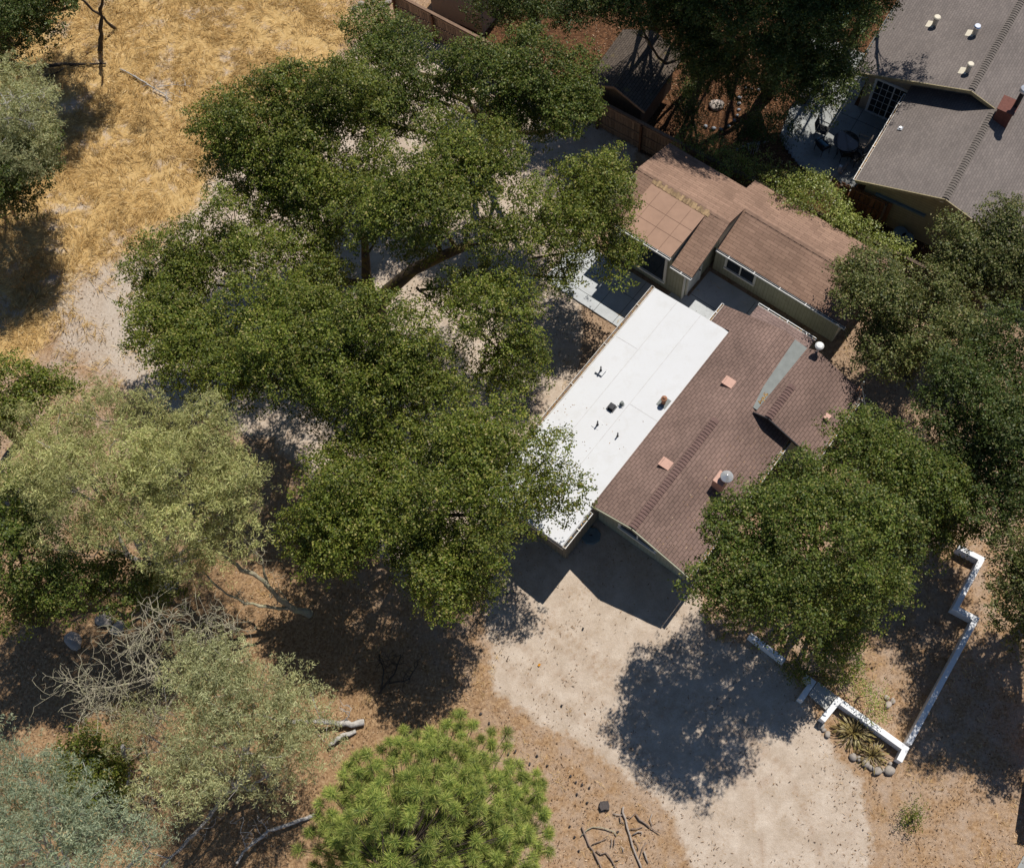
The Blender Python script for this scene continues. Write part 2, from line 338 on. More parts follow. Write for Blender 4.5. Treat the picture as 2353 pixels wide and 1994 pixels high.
for p in TRACKS:
    for i in range(len(p)-1):
        a = np.array(p[i]); e = np.array(p[i+1])-a; t = np.clip(((X-a[0])*e[0]+(Y-a[1])*e[1])/(e@e), 0, 1); trk = np.maximum(trk, np.exp(-(np.hypot(X-a[0]-t*e[0], Y-a[1]-t*e[1])/.07)**2))
ta = me.attributes.new('track', 'FLOAT', 'POINT'); ta.data.foreach_set('value', trk.ravel())
zb = me.attributes.new('side', 'FLOAT', 'POINT'); zb.data.foreach_set('value', side.ravel())
me.polygons.foreach_set('use_smooth', np.ones(len(ii), bool)); me.update(); me.validate()
def ground_mat():
    m = N('ground'); v = m.coord(); z = m.n('SeparateColor'); m.l(m.attr('zone'), z.inputs[0])
    edge = m.noise(v, .9, 7, .75); edge2 = m.noise(v, 5, 5, .7)
    def mask(s, k=1.15, sharp=.13):
        x = m.math('ADD', s, m.math('MULTIPLY', m.math('SUBTRACT', edge, .5), k)); x = m.math('ADD', x, m.math('MULTIPLY', m.math('SUBTRACT', edge2, .5), k*.6)); return m.ramp(x, [(.5-sharp, 0.0), (.5+sharp, 1.0)])
    n1 = m.noise(v, 1.3, 6, .7); n2 = m.noise(v, 9, 5, .75); n3 = m.noise(v, 45, 3, .8)
    # leaf-littered soil
    lit = m.ramp(n2, [(.3, (.17, .098, .050)), (.5, (.34, .212, .115)), (.68, (.48, .33, .20))]); lit = m.mix(m.ramp(n1, [(.4, 0.0), (.65, .75)]), lit, (.42, .325, .25))
    lit = m.mix(1, lit, m.ramp(n3, [(.3, .62), (.7, 1.35)]), 'MULTIPLY')
    # pale sandy earth with wheel marks
    dist = m.noise(v, .25, 3); tr = m.n('TexWave', wave_type='BANDS'); tr.inputs['Scale'].default_value = .45; tr.inputs['Distortion'].default_value = 14; tr.inputs['Detail'].default_value = 4; tr.inputs['Detail Scale'].default_value = .5
    m.l(m.coord('Object', None, (0, 0, math.radians(38))), tr.inputs[0])
    sd = m.ramp(n1, [(.32, (.42, .335, .255)), (.5, (.50, .41, .325)), (.68, (.585, .495, .405))]); sd = m.mix(m.math('MULTIPLY', m.ramp(tr.outputs[1], [(.15, 1.0), (.45, 0.0)]), m.ramp(m.noise(v, .35, 3), [(.5, 0.0), (.7, .45)])), sd, (.40, .30, .235))
    sd = m.mix(m.math('MULTIPLY', m.attr('track', 'Fac'), m.ramp(n2, [(.3, .2), (.6, .9)])), sd, (.36, .26, .185)); sd = m.mix(m.math('MULTIPLY', m.ramp(n2, [(.5, 0.0), (.68, .8)]), m.ramp(m.noise(v, .7, 3), [(.45, .1), (.6, 1.0)])), sd, (.37, .26, .165)); sd = m.mix(1, sd, m.ramp(n3, [(.3, .78), (.7, 1.2)]), 'MULTIPLY'); sd = m.mix(m.ramp(m.noise(v, 22, 6, .85), [(.60, 0.0), (.68, .6)]), sd, (.27, .19, .13))
    # dry grass thatch
    gs = m.coord('Object', (1, 1, 1)); g1 = m.noise(gs, 2.2, 7, .75, 1.5); gr = m.ramp(g1, [(.28, (.27, .165, .07)), (.45, (.47, .31, .125)), (.6, (.59, .41, .185)), (.75, (.64, .51, .31))])
    gr = m.mix(1, gr, m.ramp(n3, [(.3, .7), (.7, 1.25)]), 'MULTIPLY'); bare = m.ramp(m.noise(v, .55, 6, .7), [(.54, 0.0), (.64, .85)]); gr = m.mix(bare, gr, (.50, .42, .35))
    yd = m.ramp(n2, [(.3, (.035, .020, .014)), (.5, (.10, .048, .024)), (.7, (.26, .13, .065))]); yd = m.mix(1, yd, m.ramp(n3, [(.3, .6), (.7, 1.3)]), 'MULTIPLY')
    si = m.ramp(n2, [(.3, (.20, .13, .085)), (.55, (.36, .25, .165)), (.75, (.48, .36, .23))]); si = m.mix(1, si, m.ramp(n3, [(.3, .7), (.7, 1.25)]), 'MULTIPLY')
    pl = m.ramp(n2, [(.3, (.35, .285, .225)), (.5, (.48, .41, .335)), (.7, (.55, .485, .41))])
    wl = m.ramp(n2, [(.3, (.12, .068, .032)), (.5, (.30, .182, .092)), (.7, (.49, .34, .195))]); wl = m.mix(1, wl, m.ramp(n3, [(.3, .65), (.7, 1.3)]), 'MULTIPLY'); lit = m.mix(m.math('MULTIPLY', m.attr('warm', 'Fac'), .85), lit, wl)
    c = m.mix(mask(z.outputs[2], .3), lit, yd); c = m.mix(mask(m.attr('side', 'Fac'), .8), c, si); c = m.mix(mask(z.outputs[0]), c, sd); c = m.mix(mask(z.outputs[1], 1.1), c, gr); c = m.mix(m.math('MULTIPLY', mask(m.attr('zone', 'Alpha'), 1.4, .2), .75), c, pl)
    hgt = m.math('ADD', m.math('MULTIPLY', n2, .7), m.math('MULTIPLY', n3, .3))
    return m.done(c, .95, 0, m.bump(hgt, .7, .06), .1)
me.materials.append(ground_mat())
go = bpy.data.objects.new('ground', me); col.objects.link(go); tag(go, kind='structure')
def gz(p):
    return float(relief(np.array(p[0]), np.array(p[1]))-.03)

# ------------------------------------------------------------------ buildings
def gutter(p, q, parent, side, wd=.11, ht=.09, mat='white', brackets=1.3, debris=0, name='gutter'):
    "open channel from p to q; side = outward unit vector"
    p, q, s = np.array(p, float), np.array(q, float), np.array(side, float); L = np.linalg.norm(q-p); d = (q-p)/L
    mb = MB(); t = .012
    mb.box(p, d*L, s*wd, Z*t); mb.box(p+s*(wd-t)+Z*t, d*L, s*t*2.0, Z*(ht-t)); mb.box(p+Z*t, d*L, s*t, Z*(ht-t*2))
    mb.box(p+Z*t, d*t, s*wd, Z*(ht-t)); mb.box(q-d*t+Z*t, d*t, s*wd, Z*(ht-t))
    k = max(1, int(L/brackets))
    for i in range(k): mb.box(p+d*L*(i+.5)/k+Z*ht, d*.03, s*(wd+.03), Z*.012)
    g = mb.build(name, M[mat], parent)
    di = MB().box(p+Z*(t+.004)+s*t*1.2, d*L, s*(wd-2.4*t), Z*.02).build('gutter_bed', M['black'] if debris < 2 else M['stick'], g)  # strip along the channel floor, black by default, brown with heavy debris
    if debris:
        n = int(L*debris*14); c = p+d*rng.uniform(0, L, (n, 1))+s*rng.uniform(.02, wd-.02, (n, 1))+Z*.055
        foliage('gutter_leaves', 'gutter_leaf', c, rng.normal(size=(n, 3))*.5+Z, .06, .035, g)
    return g
def foliage(name, mat, C, Nn, L, W, parent=None, tone=None, T=None, rnd=None, tip=0.0):
    "one mesh of leaf quads centred at C with normals Nn"
    C = np.asarray(C, float); n = len(C); org = np.array(WORLD.get(parent.name, (0, 0, 0)) if parent is not None else (0, 0, 0), float)
    Nn = Nn/(np.linalg.norm(Nn, axis=1, keepdims=True)+1e-9)
    if T is None: T = rng.normal(size=(n, 3))
    T = T-Nn*(T*Nn).sum(1, keepdims=True); T /= np.linalg.norm(T, axis=1, keepdims=True)+1e-9
    B = np.cross(Nn, T); s = rng.uniform(.7, 1.25, (n, 1)); L = np.reshape(L, (-1, 1))*s; W = np.reshape(W, (-1, 1))*s
    V = np.stack([C-T*L*.5, C+B*W*.5+T*L*.04-Nn*W*.08, C+T*L*.5, C-B*W*.5+T*L*.04-Nn*W*.08], 1)-org
    me = bpy.data.meshes.new(name); me.vertices.add(n*4); me.vertices.foreach_set('co', V.astype(np.float32).ravel())
    me.loops.add(n*4); me.loops.foreach_set('vertex_index', np.arange(n*4, dtype=np.int32)); me.polygons.add(n); me.polygons.foreach_set('loop_start', np.arange(n, dtype=np.int32)*4)
    a = me.attributes.new('rnd', 'FLOAT', 'POINT'); a.data.foreach_set('value', (np.repeat((rng.uniform(0, 1, n) if rnd is None else rnd).astype(np.float32), 4)+np.tile(np.array([-tip, 0, tip, 0], np.float32), n)))
    b = me.attributes.new('tone', 'FLOAT', 'POINT'); b.data.foreach_set('value', np.repeat((np.full(n, .5) if tone is None else np.clip(tone, 0, 1)).astype(np.float32), 4))
    me.materials.append(M[mat]); me.update()
    o = bpy.data.objects.new(name, me); col.objects.link(o)
    if parent is not None: o.parent = parent
    return o
def caps(p, q, s1, s2, drop1, drop2, mat, parent, wd=.15, step=.137, lift=.034):
    "overlapping ridge caps along p-q; s1,s2 horizontal unit vectors to either side, drop = fall per metre"
    p, q = np.array(p, float), np.array(q, float); L = np.linalg.norm(q-p); d = (q-p)/L; mb = MB()
    for i in range(int(L/step)):
        a = p+d*i*step; b = p+d*(i+1.35)*step; up0, up1 = Z*(lift+.022), Z*(lift*.4)
        for s, dr in ((s1, drop1), (s2, drop2)):
            e = np.array(s)*wd-Z*dr*wd
            A, B, C_, D_ = a+up0, b+up1, b+up1+e, a+up0+e
            if np.cross(B-A, C_-A)[2] < 0: mb.quad(A, D_, C_, B)
            else: mb.quad(A, B, C_, D_)
            mb.quad(a, a+e, a+e+up0, a+up0)
    return mb.build('ridge_cap', M[mat], parent)
def window(parent, c, ax, nrm, wd, ht, panes=2, fr=.09, transom=0, depth=.05, name='window', mat='trim', grid=None):
    "c = bottom centre on wall, ax along wall, nrm outward"
    c, ax, nrm = np.array(c, float), np.array(ax, float), np.array(nrm, float); mb = MB(); l = c-ax*wd/2
    mb.box(l-ax*fr-nrm*.02, ax*(wd+2*fr), nrm*(depth+.05), -Z*fr); mb.box(l-ax*fr+Z*ht-nrm*.02, ax*(wd+2*fr), nrm*(depth+.02), Z*fr)
    mb.box(l-ax*fr-nrm*.02, ax*fr, nrm*depth, Z*ht); mb.box(l+ax*wd-nrm*.02, ax*fr, nrm*depth, Z*ht)
    o = mb.build(name, M[mat], parent)
    w1 = wd/panes
    for i in range(panes):
        MB().box(l+ax*(i*w1+.02)-nrm*.03, ax*(w1-.04), nrm*.035, Z*(ht-.01)).build('pane', M['glass'], o)
    s = MB()
    for i in range(1, panes): s.box(l+ax*(i*w1-.03)-nrm*.02, ax*.06, nrm*(depth-.005), Z*ht)
    if transom: s.box(l+Z*(ht-transom-.05)-nrm*.02, ax*wd, nrm*(depth+.004), Z*.1)
    if grid:
        for i in range(1, grid[0]):
            if i*1.0/grid[0] % (1/panes) > 1e-6: s.box(l+ax*(wd*i/grid[0]-.011)-nrm*.01, ax*.022, nrm*.026, Z*ht)
        for j in range(1, grid[1]): s.box(l+Z*(ht*j/grid[1]-.011)-nrm*.01, ax*wd, nrm*.024, Z*.022)
    if s.v: s.build('mullion', M[mat], o)
    return o
def prism(f, prof, a0, a1, name, mat, parent):
    "closed prism: profile of (b,z) swept from a0 to a1"
    mb = MB(); k = len(prof)
    lo = [f(a0, b, z) for b, z in prof]; hi = [f(a1, b, z) for b, z in prof]
    mb.poly(lo); mb.poly(hi[::-1])
    for i in range(k): mb.quad(lo[i], hi[i], hi[(i+1) % k], lo[(i+1) % k])
    o = mb.build(name, mat, parent); fix(o); return o
def fix(o):
    import bmesh
    bm = bmesh.new(); bm.from_mesh(o.data); bmesh.ops.recalc_face_normals(bm, faces=bm.faces); bm.to_mesh(o.data); bm.free()

# ---- front cabin: white flat roof and brown shingled gable
f = A1; a_, b_ = f.a, f.b
h1 = thing('cabin', f(5, 0, 0), 'olive cabin with white flat roof beside brown shingle gable, front of the plot', 'house')
prism(f, [(-3.35, 0), (-3.35, 2.44), (-.15, 2.6), (-.15, 0)], .35, 10.75, 'wall', M['tan_siding'], h1)
zw = lambda b: 2.63+.062*(b+3.65)
wr = MB().slab([f(0, -3.65, zw(-3.65)), f(0, 0, zw(0)), f(1.95, .0, zw(0)), f(1.95, .12, zw(.12)), f(11.05, .12, zw(.12)), f(11.05, -3.65, zw(-3.65))], .17).build('flat_roof', M['membrane'], h1)
sm = MB()
for b in (-2.55, -1.42):
    sm.box(f(.03, b, zw(b)+.001), a_*10.99, b_*.022, Z*.006)
sm.box(f(6.15, -1.40, zw(-1.4)), a_*.02, b_*1.3+Z*.08, Z*.006); sm.box(f(8.3, -3.6, zw(-3.6)), a_*.02, b_*1.0+Z*.062, Z*.006)
sm.build('roof_seam', M['seam'], wr)
MB().box(f(.0, -3.69, 2.50), a_*11.05, b_*.036, Z*.15).box(f(-.03, -3.69, 2.48), a_*.03, b_*3.72, Z*.16+b_*0).build('fascia', M['dirty_white'], h1)
gutter(f(.0, -3.69, 2.53), f(11.08, -3.69, 2.53), h1, -b_, .13, .10, 'dirty_white', 2.0, 2)
gutter(f(.0, .005, 2.70), f(1.70, .005, 2.70), h1, b_, .13, .09, 'trim', 1.0, 1)
# main gable
zl = lambda b: 3.5-.312*(1.75-b); zr = lambda b: 3.5-.345*(b-1.75)
prism(f, [(-.1, 0), (-.1, zl(-.1)-.16), (1.75, 3.32), (3.98, zr(3.98)-.16), (3.98, 0)], 2.42, 11.75, 'wall', M['olive_siding'], h1)
rf = MB(); t = .11
rf.slab([f(1.9, -.06, zl(-.06)), f(1.9, 1.75, 3.5), f(12.05, 1.75, 3.5), f(12.05, -.96, zl(-.96)), f(11.06, -.96, zl(-.96)), f(11.06, -.06, zl(-.06))], t)
rf.slab([f(1.9, 1.75, 3.5), f(1.9, 4.31, zr(4.31)), f(8.70, 4.31, zr(4.31)), f(8.70, 2.62, zr(2.62)), f(12.05, 2.30, zr(2.30)), f(12.05, 1.75, 3.5)], t)
roof1 = rf.build('shingle_roof', M['brown_shingle'], h1)
caps(f(1.92, 1.75, 3.5), f(7.3, 1.75, 3.5), -b_, b_, .312, .345, 'cap_shingle', roof1)
rakes([(f(1.87, -.06, zl(-.06)-.08), f(1.87, 1.75, 3.42)), (f(1.87, 1.75, 3.42), f(1.87, 4.31, zr(4.31)-.08))], 'olive_siding', h1)
gutter(f(1.9, 4.32, zr(4.31)-.13), f(8.7, 4.32, zr(4.31)-.13), h1, b_, .12, .09, 'dirty_white', 1.2, 3)
gutter(f(11.06, -.965, zl(-.96)-.10), f(12.09, -.965, zl(-.96)-.10), h1, -b_, .1, .09, 'white', .6, 2)
n = 240; la = np.abs(rng.normal(0, 2.2, n)); lb = rng.uniform(0, 1, n)**2*3.4
RL = foliage('roof_litter', 'litter', np.array([f(min(10.9, .1+x), -3.6+y, zw(-3.6+y)+.012) for x, y in zip(la, lb)]), rng.normal(size=(n, 3))*.3+Z, rng.uniform(.04, .09, n), .03, wr); RL['kind'] = 'stuff'
n = 160; lb = rng.uniform(2.6, 4.2, n); la = rng.uniform(2.0, 8.4, n)
RL = foliage('roof_litter', 'litter', np.array([f(x, y, zr(y)+.014) for x, y in zip(la, lb)]), rng.normal(size=(n, 3))*.3+Z, rng.uniform(.04, .09, n), .03, roof1); RL['kind'] = 'stuff'
# valley strip and side gable
zs = lambda b: 3.5-.39*(b-3.30)
val = MB().slab([f(8.66, 2.56, 3.245), f(8.66, 2.80, 3.25), f(12.05, 2.88, 3.25), f(12.05, 2.28, 3.335), f(9.6, 2.40, 3.285)], .05).build('valley_flashing', M['grey_metal'], h1)
prism(f, [(2.7, 0), (2.7, 3.12), (3.30, 3.34), (5.25, zs(5.25)-.16), (5.25, 0)], 8.85, 11.75, 'wall', M['olive_siding'], h1)
r2 = MB().slab([f(8.52, 2.74, 3.262), f(8.52, 3.30, 3.5), f(12.05, 3.30, 3.5), f(12.05, 2.86, 3.272)], .1).slab([f(8.52, 3.30, 3.5), f(8.52, 5.54, zs(5.54)), f(12.05, 5.54, zs(5.54)), f(12.05, 3.30, 3.5)], .1).build('side_gable_roof', M['brown_shingle'], h1)
caps(f(8.55, 3.30, 3.5), f(10.2, 3.30, 3.5), -b_, b_, .40, .39, 'cap_shingle', r2)
rakes([(f(8.50, 3.30, 3.42), f(8.50, 5.54, zs(5.54)-.08)), (f(8.5, 2.7, 3.18), f(8.5, 3.3, 3.42))], 'dark_metal', h1)
gutter(f(8.55, 5.55, zs(5.54)-.13), f(12.05, 5.55, zs(5.54)-.13), h1, b_, .13, .09, 'dirty_white', 1.0, 2)
n = 60; foliage('valley_leaves', 'gutter_leaf', np.array([f(rng.uniform(8.95, 9.45), rng.normal(2.66, .05), 3.275) for _ in range(n)]), rng.normal(size=(n, 3))*.5+Z, .07, .04, val)
# low rear roof
prism(f, [(.3, 0), (.3, 2.42), (2.6, 2.42), (2.6, 0)], 11.76, 12.75, 'wall', M['olive_siding'], h1)
M['porch_shingle'] = shingle('faded porch shingle', (.235, .165, .145), (.20, .14, .125), (.12, .085, .075))
MB().slab([f(11.8, .13, 2.66), f(11.8, 2.80, 2.66), f(12.96, 2.80, 2.5), f(12.96, .13, 2.5)], .1).build('porch_roof', M['porch_shingle'], h1)
gutter(f(12.965, .10, 2.42), f(12.965, 2.83, 2.42), h1, a_, .1, .09, 'white', .7, 1)
window(h1, f(2.42, 1.75, 1.0), b_, -a_, 1.62, 1.15, 2)
def pipe_vent(p, h=.28, r=.035, flange=.17, mat='dark_metal', base='membrane', cap=None):
    p = np.array(p, float)
    o = MB().tube([p-Z*.05, p+Z*.06, p+Z*.07, p+Z*h], [r*1.9, r*1.6, r, r], 10).build('vent_pipe', M[mat], h1)
    MB().box(p-a_*flange-b_*flange-Z*.01, a_*2*flange, b_*2*flange, Z*.018).build('flange', M[base], o)
    return o
zB = lambda x, y: (1200+x*.39683, 650+y*.39683)
for x, y in ((455, 508), (436, 822), (552, 890)):
    p = P(*zB(x, y), 2.75); pipe_vent(p, .34, .03)
pipe_vent(P(*zB(577, 703), 2.78), .2, .06, .12, 'grey_metal')
p = P(*zB(518, 722), 2.76)
MB().slab([p-a_*.11-b_*.11+Z*.16, p-a_*.11+b_*.11+Z*.19, p+a_*.11+b_*.11+Z*.19, p+a_*.11-b_*.11+Z*.16], .15).box(p-a_*.16-b_*.16-Z*.0, a_*.32, b_*.32, Z*.012).build('box_vent', M['dark_metal'], h1)
p = P(*zB(818, 695), 2.84); rv = MB().tube([p, p+Z*.30, p+Z*.32, p+Z*.42, p+Z*.44, p+Z*.52], [.085, .085, .12, .12, .085, .03], 12).build('flue_vent', M['rust'], h1)
MB().box(p-a_*.2-b_*.2-Z*.02, a_*.45, b_*.4, Z*.03).build('flange', M['grey_metal'], rv)
for a, b in ((8.92, 1.28), (4.72, 1.28)):
    z0 = zl(b); s = -b_-Z*.312; s /= np.linalg.norm(s); nn = np.cross(a_, b_+Z*.312); nn = nn if nn[2] > 0 else -nn; nn /= np.linalg.norm(nn)
    c = f(a, b, z0); mb = MB(); hw = .19
    A = [c-a_*hw+nn*.14-s*.0+s*.20, c+a_*hw+nn*.14+s*.20, c+a_*hw+nn*.02-s*.22, c-a_*hw+nn*.02-s*.22]
    B = [q-nn*.02 for q in A[:2]]; 
    mb.quad(A[0], A[3], A[2], A[1]); mb.quad(A[0]-nn*.13, A[0], A[3]-nn*.02, A[3]-nn*.03) if 0 else None
    mb.poly([A[1]-nn*.14, A[1], A[2], A[2]-nn*.02]); mb.poly([A[0], A[0]-nn*.14, A[3]-nn*.02, A[3]]); mb.quad(A[2], A[3], A[3]-nn*.02, A[2]-nn*.02)
    mb.box(A[0]-nn*.14, a_*.38, s*.02, nn*.03)
    mb.box(A[0]-nn*.015, a_*.38, s*.02, nn*.012)
    MB().quad(A[0]-nn*.14-s*.06, A[1]-nn*.14-s*.06, A[1]-s*.06, A[0]-s*.06).build('louvre', M['black'], (ov := mb.build('roof_vent', M['copper'], h1)))
# chimney with conical cowl
p = f(5.35, 3.25, zr(3.25)); ch = MB().box(p-a_*.22-b_*.2-Z*.3, a_*.5, b_*.42, Z*.95).build('chimney', M['copper'], h1)
c = f(5.45, 3.42, 0)+Z*3.9; MB().tube([c-Z*.35, c+Z*.0], .11, 12).build('flue', M['galv'], ch)
MB().tube([c+Z*.0, c+Z*.03, c+Z*.19], [.245, .235, .012], 20).build('cowl', M['galv'], ch)
c = f(12.02, 3.27, 3.5); mv = MB().tube([c-Z*.2, c+Z*.42], .05, 10).build('stack_pipe', M['galv'], h1)
MB().tube([c+Z*.42, c+Z*.47, c+Z*.53, c+Z*.55], [.17, .175, .13, .03], 18).build('stack_cap', M['white'], mv)  # cap coloured plain white to stand in for its bright sun glint
c = f(10.15, 5.0, zs(5.0)); MB().box(c-a_*.1-b_*.1, a_*.24, b_*.22, Z*.14).build('roof_box', M['copper'], h1)
# service mast on the corner of the side gable
mast = thing('service_mast', f(11.72, 5.42, 2.6), 'thin service mast with tangled cables at the brown side gable corner', 'utility mast')
q = np.array(WORLD['service_mast']); MB().tube([q-Z*.6, q+Z*1.35], .03, 8).build('pole', M['grey_metal'], mast)
MB().box(q+a_*.06-b_*.1+Z*.2, a_*.16, b_*.18, Z*.28).build('junction_box', M['rust'], mast)
MB().bar(q-b_*.3+Z*.05, q+b_*.45+Z*.0, .03, .03).build('bracket', M['grey_metal'], mast)
for k in range(4):
    s = [q+Z*(.9-.1*k)]+[q+a_*rng.uniform(-.5, .1)+b_*rng.uniform(-.45, .2)+Z*rng.uniform(.1, .6) for _ in range(3)]+[q+b_*.1+Z*.1]
    MB().tube(s, .011, 5).build('cable', M['black'], mast)
e = PD(1790, 892, 1.6); wire = [q+Z*1.0+(e-q-Z*1.0)*t-Z*.5*math.sin(math.pi*t) for t in np.linspace(0, 1, 9)]
MB().tube(wire, .022, 5).build('drop_cable', M['grey_metal'], mast)

# ---- rear cabin: tan shingles
h2 = thing('cabin', f(15.5, 0, 0), 'long olive board cabin under tan shingle roofs behind the white roof', 'house')
zb_ = lambda a: 2.25+.342*(18.2-a)
RA, LA = 16.3, 15.07
zf = lambda a: zb_(LA)-.34*(LA-a); zfr = lambda a: zb_(RA)-.337*(RA-a)
prism(lambda a, b, z: f(b, a, z), [(14.76, 0), (14.76, zfr(14.76)-.14), (RA, zb_(RA)-.14), (17.8, zb_(17.8)-.14), (17.8, 0)], -3.0, 3.1, 'wall', M['olive_siding'], h2)
prism(lambda a, b, z: f(b, a, z), [(12.68, 0), (12.68, zf(12.68)-.14), (LA, zb_(LA)-.14), (17.0, zb_(17.0)-.14), (17.0, 0)], -7.15, -3.2, 'wall', M['olive_siding'], h2)
MB().slab([f(RA, -2.78, zb_(RA)), f(RA, 3.43, zb_(RA)), f(14.37, 3.43, zfr(14.37)), f(14.37, -2.78, zfr(14.37))], .1).slab([f(RA, -3.42, zb_(RA)), f(18.2, -3.42, 2.25), f(18.2, 3.43, 2.25), f(RA, 3.43, zb_(RA))], .1).build('right_roof', M['tan_shingle'], h2)
lr = MB().slab([f(LA, -7.4, zb_(LA)), f(17.45, -7.4, zb_(17.45)), f(17.45, -3.421, zb_(17.45)), f(RA+.001, -3.421, zb_(RA)), f(RA+.001, -2.781, zb_(RA)), f(LA, -2.781, zb_(LA))], .1)
lr.slab([f(LA, -3.80, zb_(LA)), f(LA, -2.781, zb_(LA)), f(12.46, -2.781, zf(12.46)), f(12.46, -3.80, zf(12.46))], .1)
lr.slab([f(LA, -7.4, zb_(LA)), f(LA, -6.5, zb_(LA)), f(12.46, -6.5, zf(12.46)), f(12.46, -7.4, zf(12.46))], .1)
lr.slab([f(LA, -6.5, zb_(LA)), f(LA, -3.8, zb_(LA)), f(14.75, -3.8, zf(14.75)), f(14.75, -6.5, zf(14.75))], .1)
lro = lr.build('left_roof', M['tan_shingle'], h2)
DE, DZ, DT = 12.32, 3.16, 14.76
zd = lambda a: DZ+(zf(DT)+.03-DZ)*(a-DE)/(DT-DE)
dm = MB().slab([f(DT, -6.5, zd(DT)), f(DT, -3.82, zd(DT)), f(DE, -3.82, DZ), f(DE, -6.5, DZ)], .09).build('dormer_roof', M['tar'], h2)
ln = MB()
for k in (-6.0, -5.15, -4.45): ln.box(f(DE+.05, k, zd(DE+.05)+.001), a_*2.3+Z*(zd(DE+2.35)-zd(DE+.05)), b_*.02, Z*.006)
for k in (13.15, 13.85): ln.box(f(k, -6.48, zd(k)+.001), b_*2.64, a_*.02, Z*.006)
ln.build('roll_lap', M['tar_line'], dm)
MB().slab([f(12.68, -3.98, DZ-.1), f(12.68, -3.90, DZ-.1), f(14.7, -3.90, zd(14.7)-.1), f(14.7, -3.98, zd(14.7)-.1)], .75).build('dormer_wall', M['olive_siding'], h2)
MB().box(f(12.62, -6.45, 2.25), b_*2.55, a_*.10, Z*.80).build('dormer_wall', M['olive_siding'], h2)
bl = MB()
for i in range(34):
    k = -6.55+i*.084; w_ = rng.uniform(.07, .12)
    bl.box(f(14.80+rng.uniform(-.03, .02), k, zf(14.80)+.005), b_*w_, a_*.25+Z*.085, Z*.012)
M['bleached'] = wood('bleached shingle', (.36, .245, .135)); bl.build('ridge_patch', M['bleached'], lro)
caps(f(LA, -7.35, zb_(LA)), f(LA, -2.85, zb_(LA)), -a_, a_, .34, .342, 'cap_tan', lro, .11, .30, .006)
caps(f(RA, -2.7, zb_(RA)), f(RA, 3.4, zb_(RA)), -a_, a_, .337, .342, 'cap_tan', h2, .13, .30, .006)
MB().slab([f(LA, -2.85, zb_(LA)-.11), f(LA, -2.786, zb_(LA)-.11), f(12.6, -2.786, zf(12.6)-.11), f(12.6, -2.85, zf(12.6)-.11)], .12).slab([f(14.45, -3.0, zf(14.45)-.12), f(14.45, -2.80, zf(14.45)-.12), f(LA, -2.80, zb_(LA)-.12), f(RA-.1, -2.80, zb_(RA)+.02-.12), f(RA-.1, -3.0, zb_(RA)+.02-.12), f(LA, -3.0, zb_(LA)-.12)], .9).build('step_wall', M['olive_siding'], h2)
gutter(f(14.36, -2.80, zfr(14.37)-.11), f(14.36, 3.46, zfr(14.37)-.11), h2, -a_, .1, .09, 'white', 1.05, 0)
gutter(f(12.45, -3.82, zf(12.46)-.11), f(12.45, -2.76, zf(12.46)-.11), h2, -a_, .1, .09, 'white', .55, 0)
gutter(f(DE-.01, -6.5, DZ-.10), f(DE-.01, -3.78, DZ-.10), h2, -a_, .1, .09, 'white', 1.3, 0)
window(h2, f(14.76, -1.70, .70), b_, -a_, 1.36, 1.12, 2, .1)
window(h2, f(12.62, -5.35, .62), b_, -a_, 2.3, 2.3, 1, .11, transom=.5)
dr = MB().box(f(13.02, -3.2, .03), a_*.86, b_*.05, Z*2.03).build('door', M['white'], h2)
MB().box(f(12.90, -3.2, .0), a_*.12, b_*.07, Z*2.1).box(f(13.88, -3.2, .0), a_*.1, b_*.07, Z*2.1).box(f(12.9, -3.2, 2.07), a_*1.08, b_*.07, Z*.1).build('door_frame', M['trim'], dr)
MB().box(f(13.15, -3.15, 1.1), a_*.6, b_*.012, Z*.8).build('pane', M['glass'], dr)
MB().tube([f(13.78, -3.14, 1.0), f(13.78, -3.08, 1.0)], .03, 8).build('handle', M['dark_metal'], dr)
MB().box(f(12.65, -3.24, 0), a_*.1, b_*.06, Z*2.3).build('corner_board', M['trim'], h2)
MB().box(f(14.70, -3.05, 1.9), a_*.06, b_*.12, Z*.2).build('wall_lamp', M['trim'], h2)

# ---- grey neighbour
g = G1; ga, gb = g.a, g.b
h3 = thing('neighbour_house', g(5, 3, 0), 'grey shingle gabled house with white grid glass door behind the boundary fence', 'house')
zr3 = lambda b: 3.8-.33*(b-3.64); zl3 = lambda b: 3.8-.33*(3.64-b); zu = lambda b: 4.2-.33*(2.43-b)
mb = MB().slab([g(.05, -.05, zl3(-.05)), g(.05, 3.64, 3.8), g(5.9, 3.64, 3.8), g(5.9, -.05, zl3(-.05))], .12)
mb.slab([g(.05, 3.64, 3.8), g(.05, 9.5, zr3(9.5)), g(13, 9.5, zr3(9.5)), g(13, 2.43, 4.2), g(5.4, 2.43, 4.2), g(5.4, 3.64, 3.8)], .12)
mb.slab([g(5.4, -2.5, zu(-2.5)), g(5.4, 2.43, 4.2), g(13, 2.43, 4.2), g(13, -2.5, zu(-2.5))], .12)
r3 = mb.build('roof', M['grey_shingle'], h3)
caps(g(.1, 3.64, 3.8), g(5.3, 3.64, 3.8), -gb, gb, .33, .33, 'cap_grey', r3); caps(g(5.5, 2.43, 4.2), g(12.5, 2.43, 4.2), -gb, gb, .33, .33, 'cap_grey', r3)
prism(g, [(.38, 0), (.38, zl3(.38)-.17), (3.64, 3.64), (9.2, zr3(9.2)-.17), (9.2, 0)], .5, 5.9, 'wall', M['lap_siding'], h3)
prism(g, [(-2.0, 0), (-2.0, zu(-2.0)-.17), (2.43, 4.04), (9.2, zr3(9.2)-.17), (9.2, 0)], 5.95, 13, 'wall', M['beige_wall'], h3)
